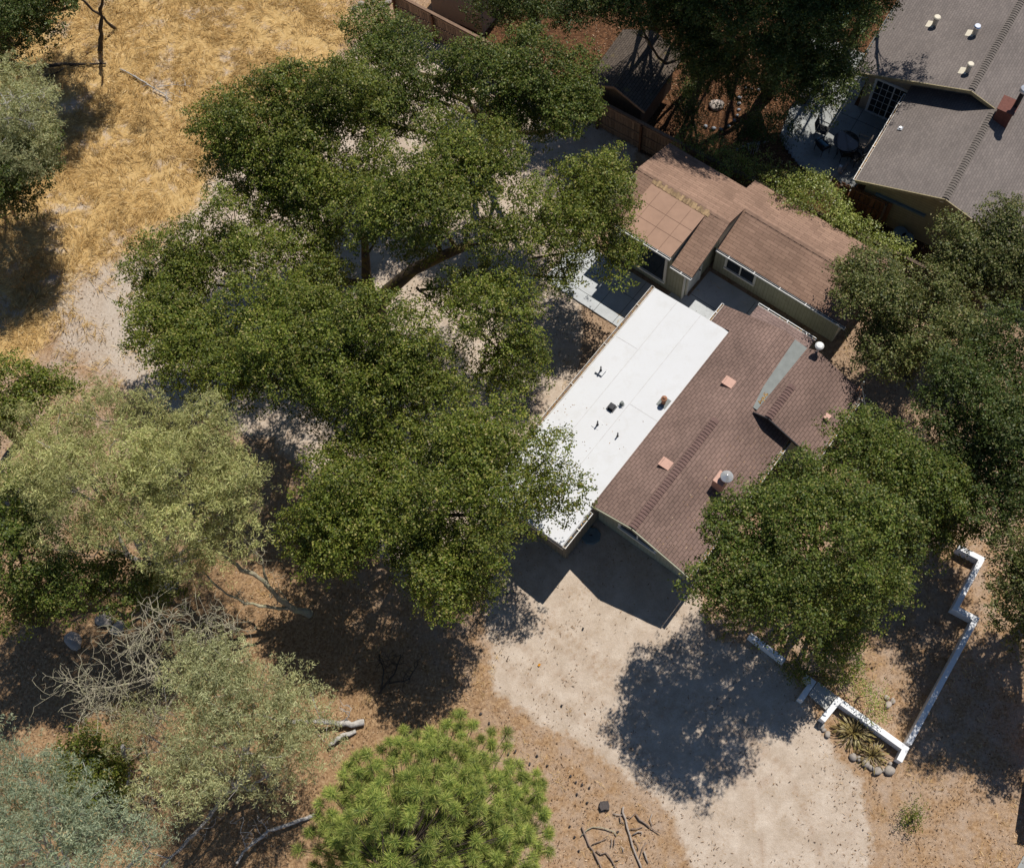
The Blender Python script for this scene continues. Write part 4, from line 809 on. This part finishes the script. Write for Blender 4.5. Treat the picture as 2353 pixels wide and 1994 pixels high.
bare('dead_tree', 'pale bare dead trunk forking out from under the large feathery tree', [([(632, 1247, .1), (592, 1236, .9), (560, 1208, 2.0), (525, 1172, 3.0), (480, 1148, 3.8), (430, 1110, 4.6), (380, 1095, 5.2)], .15, .04), ([(598, 1238, .8), (555, 1234, 1.6), (500, 1226, 2.4), (450, 1200, 3.2), (410, 1160, 3.8)], .085, .03), ([(545, 1190, 2.4), (530, 1130, 3.4), (500, 1110, 4.2)], .05, .015), ([(540, 1190, 2.4), (535, 1140, 3.2), (470, 1060, 4.5)], .05, .015), ([(588, 1234, 1.0), (578, 1210, 1.4), (560, 1195, 1.8), (553, 1215, 1.7)], .03, .012)], (632, 1247), twig=6)
bare('dead_tree', 'tangle of yellowish lichen covered bare branches above the sparse tree', [([(420, 1420, 4.2), (330, 1372, 5.2), (270, 1350, 5.6), (255, 1290, 5.9)], .06, .015), ([(330, 1372, 5.2), (240, 1395, 5.4), (185, 1400, 5.5), (135, 1385, 5.6)], .05, .012), ([(330, 1372, 5.2), (290, 1320, 5.8), (300, 1270, 6.1), (350, 1255, 6.2)], .05, .012), ([(240, 1395, 5.4), (180, 1420, 5.2), (200, 1440, 5.1), (245, 1448, 5.0)], .04, .012), ([(370, 1390, 5.0), (400, 1290, 6.0), (440, 1265, 6.1), (480, 1280, 6.0)], .05, .012), ([(420, 1420, 4.2), (560, 1600, .0)], .07, .09), ([(370, 1390, 5.0), (330, 1460, 4.6), (300, 1480, 4.2), (280, 1440, 4.0)], .045, .012)], (560, 1600), twig=46, tl=1.1)
bare('fallen_log', 'thick whitish bare log lying left to right near the pine', [([(742, 1472, .12), (690, 1470, .3), (640, 1468, .5), (580, 1462, .9), (510, 1454, 1.4), (440, 1448, 1.9)], .14, .04), ([(655, 1468, .5), (640, 1430, .9), (630, 1405, 1.1)], .03, .01), ([(700, 1470, .3), (715, 1440, .8)], .025, .01)], (742, 1472), 'grey_bark', 'log', 3, .6)
bare('fallen_log', 'short grey broken log just under the thick whitish one', [([(722, 1486, .1), (690, 1500, .2), (668, 1515, .25)], .09, .07)], (722, 1486), 'grey_bark', 'log', 1, .4)
bare('dead_tree', 'slim grey bare trunk slanting up from the bottom edge, lower left', [([(300, 1800, 2.2), (345, 1745, 2.0), (385, 1705, 1.6), (425, 1660, 1.0), (450, 1620, .4), (500, 1590, .0)], .05, .08), ([(345, 1745, 2.0), (300, 1730, 2.6), (275, 1690, 3.0)], .03, .01)], (500, 1590), 'grey_bark', twig=2, tl=.7)
bare('dead_tree', 'thin pale leaning trunk with fine twigs left of the pine', [([(480, 1755, .6), (500, 1725, .55), (545, 1690, .4), (600, 1670, .2), (640, 1655, .0)], .05, .07), ([(500, 1725, .55), (490, 1690, 1.2), (495, 1660, 1.5)], .022, .01), ([(545, 1690, .4), (530, 1670, 1.0)], .02, .01)], (640, 1655), 'grey_bark', twig=4, tl=.6)
bare('dead_tree', 'broken pale stub of a trunk right of the green shrub', [([(262, 1600, .0), (258, 1560, 1.2), (250, 1515, 2.6)], .10, .085), ([(251, 1520, 2.5), (280, 1522, 2.6)], .03, .02)], (262, 1600), 'grey_bark', twig=1, tl=.4)
bare('dead_branch', 'drooping lichened branch hanging below the sparse tree', [([(290, 1500, 3.4), (305, 1560, 2.8), (300, 1610, 2.2), (280, 1640, 1.8)], .04, .012), ([(300, 1570, 2.7), (285, 1610, 2.3), (275, 1590, 2.2)], .03, .01), ([(305, 1590, 2.5), (310, 1630, 2.0), (295, 1650, 1.9)], .025, .01)], (290, 1500), twig=7, tl=.6, cat='branch')
bare('dead_branch', 'bare grey branch with a twiggy end lying on the golden grass', [([(245, 140, .05), (285, 162, .12), (320, 185, .12), (350, 205, .10)], .06, .02), ([(318, 178, .12), (350, 172, .2), (385, 175, .25)], .025, .008), ([(325, 188, .1), (350, 190, .2), (370, 200, .25)], .02, .006)], (245, 140), 'grey_bark', 'branch', 4, .7)
bare('dead_branch', 'dark fallen trunk across the grass at the left edge', [([(60, 138, .2), (120, 132, .15), (170, 131, .1), (215, 130, .08)], .11, .05), ([(85, 160, .15), (130, 140, .15)], .04, .03)], (215, 130), 'dark_bark', 'branch', 2, .6)
bare('dead_tree', 'dark leaning bare tree at the top of the golden grass', [([(205, 105, .0), (205, 60, 1.6), (208, 10, 3.0), (205, -40, 4.5)], .12, .06), ([(235, 60, .0), (200, 28, 1.4), (160, -5, 2.6)], .10, .05)], (205, 105), 'dark_bark', twig=2)
bare('dead_branch', 'grey twiggy branch hanging out of the tree at the left edge', [([(-10, 215, 6.9), (30, 205, 7.3), (60, 190, 7.4), (90, 195, 7.3)], .05, .012), ([(-10, 245, 7.0), (30, 240, 7.3), (70, 255, 7.2)], .04, .012), ([(0, 190, 7.0), (20, 220, 7.2), (60, 225, 7.3)], .03, .01)], (-10, 215), 'grey_bark', 'branch', 9, .7)
bare('dead_branch', 'dark dead brush heap in the shade left of the drive', [([(770, 1410, .1), (800, 1370, .35), (815, 1330, .3)], .05, .02), ([(790, 1390, .2), (830, 1380, .4), (850, 1350, .3)], .04, .02), ([(775, 1400, .1), (780, 1360, .4), (770, 1330, .3)], .04, .02)], (770, 1410), 'dark_bark', 'branch', 8, .6)

tree('dry_bush', 'round brown dried bush in the golden grass at the left edge', (48, 570), [(45, 545, 52, 44, .7)], 'straw_dark', cat='bush', sub=0, rc=.35, dens=260, L=.16, W=.016, spray=14, trunk=.03, fork=.2, lower=0, twigs=False)
tree('dry_bush', 'low dried weed clump in the grass beside the fallen branch', (300, 250), [(290, 240, 26, 20, .4)], 'straw_dark', cat='bush', sub=0, rc=.25, dens=260, L=.14, W=.016, spray=14, trunk=.02, fork=.15, lower=0, twigs=False)
# ---- hedge behind the tan cabin
hk = dict(cat='shrub', sub=0, rc=.30, dens=260, L=.085, W=.05, spray=9, trunk=.05, fork=.4, barkmat='dark_bark', lower=.25, twigs=False)
for lab, bl, mat in (('olive green shrub at the left end of the hedge behind the tan roof', [(1400, 290, 34, 26, 1.7), (1445, 305, 34, 30, 1.7)], 'bright_leaf'),
    ('wide green bush in the hedge, just left of the step in the tan roof', [(1490, 330, 40, 30, 1.9), (1535, 345, 34, 30, 1.8)], 'bright_leaf'),
    ('mid green flowering bush in the hedge facing the glass table', [(1585, 365, 38, 32, 2.0), (1630, 385, 36, 34, 2.0)], 'bright_leaf'),
    ('yellow green bush in the hedge against the board gate', [(1660, 385, 32, 38, 2.2), (1690, 410, 26, 30, 2.0)], 'lime_leaf'),
    ('leafy bush in the hedge directly above the tan roof slope', [(1600, 415, 44, 26, 2.2), (1640, 430, 30, 22, 2.1)], 'bright_leaf'),
    ('round lime green shrub nearest the board gate, on the dark fence', [(1705, 448, 36, 28, 2.1), (1728, 466, 30, 24, 2.0)], 'lime_leaf'),
    ('lime green shrub in the middle of the dark fence run', [(1756, 480, 34, 24, 1.9), (1786, 500, 28, 20, 1.8)], 'lime_leaf'),
    ('last lime green shrub at the right end, by the grey house', [(1818, 505, 24, 24, 1.8), (1834, 524, 22, 16, 1.7)], 'lime_leaf')):
    tree('hedge_shrub', lab, (bl[0][0], bl[0][1]+22), bl, mat, **hk)
tree('bush', 'dark round bush in the shaded flower bed beside the patio', (1545, 290), [(1550, 255, 42, 34, 1.2), (1590, 262, 34, 30, 1.1), (1520, 275, 30, 24, 1.0)], 'dark_leaf', **hk)
tree('bush', 'dark climbing bush along the right wall of the shed', (1400, 235), [(1395, 190, 20, 34, 1.6), (1400, 235, 26, 26, 1.3), (1420, 150, 26, 30, 1.6)], 'dark_leaf', **hk)
tree('bush', 'dark bush under the trees left of the patio edge', (1650, 170), [(1660, 150, 40, 28, 1.4), (1690, 130, 30, 24, 1.3)], 'dark_leaf', **hk)
tree('shrub', 'small green shrub alone on the dry ground, lower right', (1853, 1672), [(1848, 1664, 22, 17, .35), (1864, 1648, 15, 13, .3)], 'oak_leaf', **dict(hk, rc=.2, L=.06, W=.035, dens=260))
tree('sapling', 'thin yellow green sapling inside the white garden wall', (1748, 1412), [(1772, 1402, 21, 19, 1.1), (1785, 1448, 22, 17, 1.0), (1735, 1400, 12, 9, 1.0)], 'lime_leaf', **dict(hk, rc=.22, dens=75, L=.07, W=.04, lower=0, trunk=.03, cat='tree', fork=.3, twigs=True))
tree('shrub', 'dark leafy shrub at the end of the front wall beside the steps', (1640, 1360), [(1620, 1360, 26, 22, .7), (1690, 1375, 30, 20, .8), (1735, 1365, 20, 14, .7)], 'oak_leaf', **dict(hk, rc=.24))

# ---- strap-leaved plants in the planter
def strap_plant(x, y, n, L, label):
    c = PD(x, y); c[2] = 0; t = thing('strap_plant', c, label, 'plant', None); d = usphere(n, .05); d[:, 2] *= .8; Pq, Tq, Nq, Rq = [], [], [], []
    for k in range(n):
        l = L*rng.uniform(.6, 1.1); r = rng.uniform(0, 1); pts = c+Z*.05; u = d[k]
        for s in range(4):
            v = u-Z*.32*s; v /= np.linalg.norm(v); Pq.append(pts+v*l/8); Tq.append(v); Nq.append(np.cross(np.cross(v, Z), v)); Rq.append(min(1, r*.8+.06*s)); pts = pts+v*l/4*.95
    foliage('leaves', 'strap', np.array(Pq), np.array(Nq), L/4*1.15, .05, t, None, np.array(Tq), np.array(Rq)); return t
strap_plant(1733, 1490, 120, .95, 'large brown and yellow strap leaved plant inside the white planter'); strap_plant(1772, 1535, 80, .75, 'smaller tan strap leaved plant beside the planter rocks')

# ------------------------------------------------------------------ white garden walls, step, rocks
def strip(line, wd):
    line = [np.array(p[:2], float) for p in line]; n = len(line); lf, rt = [], []
    for i in range(n):
        d1 = line[i]-line[i-1] if i > 0 else line[1]-line[0]; d2 = line[i+1]-line[i] if i < n-1 else line[-1]-line[-2]
        d1 = d1/np.linalg.norm(d1); d2 = d2/np.linalg.norm(d2); n1 = np.array([-d1[1], d1[0]]); n2 = np.array([-d2[1], d2[0]]); m = n1+n2; m /= np.linalg.norm(m)
        k = wd/2/max(.3, m@n1); lf.append(line[i]+m*k); rt.append(line[i]-m*k)
    return [np.array([p[0], p[1], 0.]) for p in lf+rt[::-1]]
def gwall(line, wd, ht, label):
    p0 = np.array([line[0][0], line[0][1], 0.]); t = thing('garden_wall', p0, label, 'wall')
    o = MB().slab([p+Z*ht for p in strip(line, wd)], ht+.12).build('masonry', M['planter'], t); fix(o)
    return t
zP = lambda x, y: (1850+x*.17007, 1500+y*.17007); zq = lambda x, y: (1750+x*.45, 1200+y*.45)
q_ = lambda fn, x, y, z=.5: P(*fn(x, y), z)
gwall([q_(zP, 237, 905), q_(zP, 452, 635), q_(zP, 1360, 1290), q_(zP, 1275, 1455)], .21, .5, 'sunlit white masonry front wall with two short arms by the strap plants')
gwall([q_(zq, 200, 905), q_(zq, 262, 815), q_(zq, 222, 785)], .2, .5, 'short shaded white wall corner left of the concrete steps')
gwall([q_(zq, 120, 705), q_(zq, 20, 628), q_(zq, -60, 570)], .18, .45, 'low white wall end half hidden below the dark front oak')
gwall([q_(zq, 752, 1128), q_(zq, 1096, 492), q_(zq, 992, 436), q_(zq, 1126, 186), q_(zq, 1005, 124)], .2, .5, 'long thin white garden wall zigzagging up the right side')
ts = thing('garden_steps', q_(zP, 240, 560, 0), 'two pale concrete steps between the white wall ends', 'steps')
MB().slab([q_(zP, *p, .10) for p in ((50, 560), (110, 470), (335, 690), (285, 768))], .2).build('tread', M['concrete'], ts)
MB().slab([q_(zP, *p, .20) for p in ((112, 468), (175, 385), (432, 580), (337, 688))], .3).build('tread', M['concrete'], ts)
def rock(p, r, label, mat='stone', group=None, name='rock', sq=.7, cat='rock'):
    c = np.array([p[0], p[1], r*sq*.45]); rr = np.array([r*rng.uniform(.85, 1.25), r*rng.uniform(.75, 1.05), r*sq])
    o = MB().blob(c, rr, int(rng.integers(1e6)), 12, 8, .16).build(name, M[mat], None, True, c); o.rotation_euler = (0, 0, rng.uniform(0, 3)); tag(o, label, cat, group); return o
for x, y, r in ((640, 1400, .15), (722, 1425, .11), (815, 1490, .16), (890, 1550, .13), (980, 1590, .17), (1058, 1585, .07), (1140, 1600, .18), (1148, 1500, .09)):
    rock(q_(zP, x, y, 0), r, 'rounded grey river rock edging the front of the planter bed', 'stone', 'river rocks edging the planter')
for x, y, r in ((215, 985, .12), (255, 1040, .08), (300, 1100, .10)): rock(q_(zP, x, y, 0), r, 'small tan rock edging the left end of the planter bed', 'stone', 'rocks at the left planter end')
for x, y, r in ((1120, 700, .14), (1178, 645, .12), (1100, 605, .10)): rock(q_(zP, x, y, 0), r, 'pale rock in the small cluster inside the garden wall', 'pale_rock', 'rocks inside the garden wall')
rock(PD(150, 1302), .32, 'flat pale boulder alone on the brown ground at the lower left', 'pale_rock', sq=.4); rock(PD(240, 1278), .30, 'pale boulder with a grey neighbour behind it, lower left', 'pale_rock', sq=.5); rock(PD(212, 1262), .34, 'grey shaded boulder above the bare lichened branches', 'stone', sq=.5)
for x, y in ((735, 8), (750, 22), (775, 18), (760, 3), (790, 6), (722, 20)): rock(PD(x, y), .16, 'broken rock in the rubble pile beside the fence end', 'stone', 'rubble rocks by the fence')
rock(P(*z7(425, 610)), .38, 'large pale flat stone standing in the dark leaf litter', 'pale_rock', sq=.35)
# pad in the front corner
c = P(1358, 1232); c[2] = 0; lid = thing('pit_lid', c, 'blue grey eight sided lid on the shaded ground by the front window', 'lid')
pts = [c+Z*.12+.40*np.array([math.cos(k*math.pi/4+.2), .85*math.sin(k*math.pi/4+.2), 0]) for k in range(8)]; MB().slab(pts, .2).build('cover', M['tarp'], lid); MB().box(c+Z*.12-np.array([.06, .02, 0]), (.12, 0, 0), (0, .04, 0), Z*.02).build('handle', M['dark_metal'], lid)
# stump, cones, sticks
zS = lambda x, y: (1300+x*.12488, 1800+y*.12488)
c = P(*zS(715, 400)); c[2] = 0; su = thing('tree_stump', c, 'low dark square sawn stump on the dry ground', 'stump'); MB().slab([P(*zS(x, y), .16) for x, y in ((635, 325), (780, 312), (806, 400), (800, 478), (720, 470), (655, 496), (618, 420))], .25).build('sawn_top', M['charcoal'], su)
def lay(pts, r0, r1, label, mat='stick', group='sticks of the brush pile', name='stick'):
    w_ = [P(*zS(x, y), .05+.03*(i % 2)) for i, (x, y) in enumerate(pts)]; m = MB(); n = len(w_); m.tube(w_, [r0+(r1-r0)*i/(n-1) for i in range(n)], 6); o = m.build(name, M[mat], None, True, w_[0]); tag(o, label, 'stick', group)
lay([(300, 790), (340, 900), (395, 1040), (430, 1130), (500, 1220), (560, 1340), (650, 1530), (690, 1640)], .035, .03, 'long crooked brown stick at the left side of the brush pile')
lay([(1060, 420), (1045, 520), (1100, 650), (1130, 800), (1180, 950), (1230, 1150), (1300, 1330), (1370, 1480), (1400, 1580)], .04, .034, 'longest grey stick running down the middle of the brush pile', 'grey_wood')
lay([(280, 960), (400, 840), (500, 795), (640, 800), (740, 830), (890, 880), (930, 960)], .022, .02, 'pale curved stick arching across the brush pile', 'lichen')
lay([(560, 1230), (650, 1290), (740, 1265), (800, 1330), (860, 1430), (910, 1530), (940, 1640)], .024, .03, 'bent brown stick low in the middle of the brush pile')
lay([(1290, 560), (1360, 660), (1450, 720), (1560, 800), (1640, 860), (1750, 910)], .04, .015, 'tapering reddish stick at the right side of the brush pile')
for pts in ([(480, 1120), (620, 1060), (750, 1010), (790, 930)], [(1240, 935), (1330, 880), (1400, 885), (1395, 930)], [(1590, 550), (1550, 660), (1590, 770)], [(870, 550), (960, 570), (1040, 575)], [(1440, 1240), (1480, 1360), (1520, 1460)], [(830, 1170), (850, 1080), (845, 1000)], [(1010, 1150), (1060, 1190), (1050, 1250)], [(1190, 830), (1300, 830), (1420, 790)], [(900, 1010), (890, 1140)], [(1000, 600), (1010, 690), (1080, 740)], [(1130, 600), (1200, 620), (1290, 520)], [(1250, 1020), (1330, 1150), (1330, 1230)], [(900, 1420), (980, 1395)], [(1480, 1080), (1420, 1170), (1350, 1380)]):
    lay(pts, rng.uniform(.016, .035), rng.uniform(.012, .026), 'short dry stick lying loose in the brush pile', rng.choice(['stick', 'grey_wood', 'stick']), 'short loose sticks of the brush pile')
zK = lambda x, y: (780+x*.38425, 1324+y*.38425)
cone = MB().blob((0, 0, .045), (.042, .042, .055), 5, 9, 6, .3)
k0 = None
for x, y in ((895, 880), (1015, 1055), (990, 1110), (1050, 1050), (1185, 1070), (1140, 1115), (1385, 1200), (1410, 1235), (1455, 1240), (1490, 1265), (1420, 1300), (1405, 1560), (1375, 1495), (850, 820), (1200, 1180), (1240, 1130), (1478, 1355), (1330, 770), (1660, 1530), (1430, 1640), (1455, 310), (1000, 100)):
    c = P(*zK(x, y)); c[2] = 0
    if k0 is None: k0 = cone.build('pine_cone', M['charcoal'], None, False, (0, 0, 0)); o = k0; tag(o, 'small dark pine cone lying on the dry ground near the pine', 'pine cone', 'pine cones on the ground')
    else: o = copy_tree(k0)
    o.location = c; o.rotation_euler = (rng.uniform(-.8, .8), rng.uniform(-.8, .8), rng.uniform(0, 6))
leafc = P(*zK(1195, 530)); leafc[2] = .03; o = MB().quad(leafc+(-.07, -.02, 0), leafc+(.0, -.06, .03), leafc+(.07, .02, .02), leafc+(-.01, .06, .04)).build('fallen_leaf', M['yellow'], None, False, leafc); tag(o, 'single orange leaf on the pale sandy drive', 'leaf')

# ------------------------------------------------------------------ patio furniture
tb = P(*z6(1075, 480), .72); tb[2] = 0; tt = thing('patio_table', tb, 'round glass topped patio table in the shade beside the grey house', 'table')
MB().tube([tb+Z*.70, tb+Z*.715], .58, 28).build('tabletop', M['glass'], tt); MB().tube([tb+Z*.69+.575*np.array([math.cos(t), math.sin(t), 0]) for t in np.linspace(0, 2*math.pi, 29)], .018, 6).build('rim', M['dark_metal'], tt)
for k in range(4):
    e = np.array([math.cos(k*math.pi/2+.6), math.sin(k*math.pi/2+.6), 0]); MB().tube([tb+e*.42, tb+e*.46+Z*.35, tb+e*.5+Z*.69], .018, 6).build('leg', M['dark_metal'], tt)
def chair(p, deg, label, seat='cushion', fr='dark_metal', group='chairs round the glass table'):
    c = np.array([p[0], p[1], 0.]); t = thing('patio_chair', c, label, 'chair', group); e = math.radians(deg); u = np.array([math.cos(e), math.sin(e), 0]); v = np.array([-u[1], u[0], 0])
    MB().box(c-u*.24-v*.24+Z*.40, u*.48, v*.48, Z*.04).build('seat', M[seat], t); MB().box(c-u*.24-v*.24+Z*.46, -u*.04-Z*.0, v*.48, Z*.46-u*.12).build('backrest', M[seat], t)
    for a, b in ((.22, .25), (.22, -.25), (-.24, .25), (-.24, -.25)): MB().tube([c+u*a+v*b, c+u*a+v*b+Z*(.42 if a < 0 else .62)], .016, 6).build('leg', M[fr], t)
    for b in (.26, -.26): MB().tube([c-u*.30+v*b+Z*.66, c+u*.22+v*b+Z*.62], .022, 6).build('armrest', M[seat if seat == 'cushion' else fr], t)
    return t
chair(P(*z6(1265, 600)), 150, 'tan meshed chair nearest the grey house eave, by the glass table')
chair(P(*z6(1185, 800)), 120, 'sunlit dark framed chair on the pale strip of patio', 'black')
chair(P(*z6(1030, 740)), 95, 'black framed chair in the shade below the glass table', 'black')
chair(P(*z6(700, 640)), 30, 'dark chair left of the glass table, in dappled shade', 'black')
chair(P(*z6(690, 400)), -30, 'dark chair at the upper left of the glass table', 'black')
chair(PD(1703, 62), 60, 'pale blue chair alone under the trees left of the grey roof', 'blue_plastic', 'blue_plastic', 'blue garden chairs'); chair(PD(1712, 36), 200, 'second pale blue chair, nearer the top edge of the photo', 'blue_plastic', 'blue_plastic', 'blue garden chairs')
c = P(*z6(715, 510), .45); o = MB().tube([c-np.array([-.2, .24, 0]), c+np.array([-.2, .24, 0])], [.09, .09], 10).build('towel_roll', M['blue_plastic'], None, True, c); tag(o, 'rolled pale blue towel by the dark patio chairs', 'towel')
c = P(*z7(1725, 520)); c[2] = 0; o = thing('planter_box', c, 'black square planter box on the shaded patio near the flower bed', 'planter'); MB().box(c+ga*-.22+gb*-.22, ga*.44, gb*.44, Z*.4).build('tub', M['black'], o); MB().box(c+ga*-.2+gb*-.2+Z*.4, ga*.4, gb*.4, Z*.015).build('soil', M['charcoal'], o)
for x, y, lab in ((1430, 665, 'blue grey lidded bin against the grey house wall, left one'), (1492, 722, 'blue grey lidded bin by the grey house wall, nearer the sunlit oak')):
    c = P(*(1740+x*.23055, 380+y*.23055), .7); c[2] = 0; o = thing('bin', c, lab, 'bin'); MB().tube([c, c+Z*.66], [.24, .29], 14).build('barrel', M['tarp'], o); MB().tube([c+Z*.66, c+Z*.70, c+Z*.74], [.32, .32, .25], 14).build('lid', M['tarp'], o)
c = P(*z7(970, 1280)); c[2] = 0; o = thing('wire_basket', c, 'small white wire basket of plants beside the hedge', 'basket')
wb = MB(); [wb.tube([c+.2*np.array([math.cos(t), math.sin(t), 0]), c+.24*np.array([math.cos(t), math.sin(t), 0])+Z*.4], .012, 5) for t in np.linspace(0, 2*math.pi, 13)[:-1]]; wb.build('wires', M['white'], o)
foliage('plants', 'lime_leaf', c+Z*.4+rng.normal(size=(120, 3))*.1, rng.normal(size=(120, 3))+Z, .06, .04, o)
tm_ = thing('timber_edging', P(*z6(900, 1000)), 'grey timber beams edging the end of the patio by the hedge', 'timber')
MB().bar(P(*z6(1100, 800), .25), P(*z6(985, 960), .25), .1, .1).build('beam', M['grey_wood'], tm_); MB().bar(P(*z6(895, 985), .25), P(*z6(695, 1275), .25), .1, .1).build('beam', M['grey_wood'], tm_); MB().box(P(*z6(930, 945), 0), ga*.14, gb*.14, Z*.4).build('post', M['white'], tm_)
# ------------------------------------------------------------------ yellow van just entering at the lower right and the road under it
rd = MB().slab([P(2332, 2003), P(2356, 1958), P(2700, 1850), P(2900, 2300), P(2300, 2250)], .15).build('road', M['grey_concrete']); rd.location.z = .012; tag(rd, kind='structure')
vc = P(2319, 1941, 0)+np.array([.34, .468, 0])*1.85; vf = frame(vc[0], vc[1], 70.0)
vn = thing('van', vf(.8, 2), 'amber yellow van nose just showing at the lower right edge', 'van'); va, vb = vf.a, vf.b
MB().slab([vf(.08, .0, 1.0), vf(1.72, .0, 1.0), vf(1.8, .12, 1.05), vf(1.8, 4.5, 1.05), vf(0, 4.5, 1.05), vf(0, .12, 1.05)], .7).build('body', M['yellow'], vn)
MB().slab([vf(.12, .25, 1.85), vf(1.68, .25, 1.85), vf(1.68, 4.4, 1.85), vf(.12, 4.4, 1.85)], .82).build('cab', M['yellow'], vn)
MB().poly([vf(.2, .235, 1.12), vf(1.6, .235, 1.12), vf(1.6, .24, 1.7), vf(.2, .24, 1.7)]).build('windscreen', M['glass'], vn)
for a in (0, 1.62):
    for b in (.9, 3.6): MB().tube([vf(a, b, .33), vf(a+.2, b, .33)], .33, 16).build('wheel', M['black'], vn)

# ------------------------------------------------------------------ dry grass and litter, uncountable
def scatter(n, x0, x1, y0, y1, fn):
    x = rng.uniform(x0, x1, n); y = rng.uniform(y0, y1, n); k = rng.uniform(0, 1, n) < fn(x, y); return np.stack([x[k], y[k]], 1)
vn_ = lambda x, y: .5+.25*np.sin(1.1*x+1.7*np.sin(.8*y))+.25*np.sin(1.4*y+1.3*np.sin(1.2*x+2))
tf0 = scatter(3500, -27, -12, 16, 32, lambda x, y: field(PALE, x, y, 2)*np.clip(2.2*vn_(x*2.1, y*2.3)-.8, 0, 1))
tf = scatter(34000, -31, -2, 14, 47, lambda x, y: np.clip(field(GRASS, x, y, 1.2)*1.3-.2, 0, 1)*np.clip(.25+.95*vn_(x, y), 0, 1))
tf = np.concatenate([tf, tf0]); nb = 7; i = np.repeat(np.arange(len(tf)), nb); n = len(i); base = np.column_stack([tf[i], np.zeros(n)])+np.column_stack([rng.normal(0, .06, (n, 2)), np.zeros(n)])
ang = 2.4*np.sin(base[:, 0]*.7+.9*np.sin(base[:, 1]*.6))+1.9*np.sin(base[:, 1]*.5+1)+rng.normal(0, .7, n); tilt = rng.uniform(.15, .75, n)
T = np.column_stack([np.cos(ang), np.sin(ang), tilt]); T /= np.linalg.norm(T, axis=1, keepdims=True); L = rng.uniform(.22, .55, n)
o = foliage('dry_grass', 'straw', base+T*L[:, None]*.5, rng.normal(size=(n, 3))*.5+Z, L, .020, None, np.clip(rng.normal(.5, .2, len(tf)), 0, 1)[i], T, np.clip(rng.normal(.5, .25, n), 0, 1)); tag(o, kind='stuff')
tg = scatter(9000, -20, 22, -1, 30, lambda x, y: np.clip(1-field(SAND, x, y, 1.0)-field(GRASS, x, y, 1.)-field(YARD, x, y, 1.), 0, 1)*np.clip(1.9*vn_(x*1.2+5, y*1.3)-.7, 0, 1))
i = np.repeat(np.arange(len(tg)), 6); n = len(i); base = np.column_stack([tg[i], np.zeros(n)])+np.column_stack([rng.normal(0, .05, (n, 2)), np.zeros(n)]); ang = rng.uniform(0, 6.3, n)
T = np.column_stack([np.cos(ang), np.sin(ang), rng.uniform(.2, .9, n)]); T /= np.linalg.norm(T, axis=1, keepdims=True); L = rng.uniform(.10, .28, n)
o = foliage('dry_grass', 'straw', base+T*L[:, None]*.5, rng.normal(size=(n, 3))*.5+Z, L, .012, None, rng.uniform(.2, .9, len(tg))[i], T, np.clip(rng.normal(.55, .25, n), 0, 1)); tag(o, kind='stuff')
lt = scatter(190000, -24, 24, -1, 42, lambda x, y: np.clip(1-field(SAND, x, y, 1.6)*.97-field(GRASS, x, y, 1.)*.9, .0, 1)*np.clip(.15+.95*vn_(x*1.7+3, y*1.6), 0, 1))
n = len(lt); o = foliage('leaf_litter', 'litter', np.column_stack([lt, rng.uniform(.0, .03, n)]), rng.normal(size=(n, 3))*.45+Z, rng.uniform(.04, .11, n), rng.uniform(.015, .04, n), None, np.clip(vn_(lt[:, 0]*.8, lt[:, 1]*.9), 0, 1), None, None); tag(o, kind='stuff')
tw = scatter(26000, -16, 18, -1, 34, lambda x, y: field(SAND, x, y, .5)*np.clip(2.2*vn_(x*1.3+1, y*1.1)*vn_(x*2.9, y*3.1+2)-.25, 0, 1))
n = len(tw); o = foliage('straw_bits', 'litter', np.column_stack([tw, rng.uniform(.01, .02, n)]), rng.normal(size=(n, 3))*.2+Z, rng.uniform(.05, .16, n), rng.uniform(.012, .03, n), None, np.full(n, .3)); tag(o, kind='stuff')
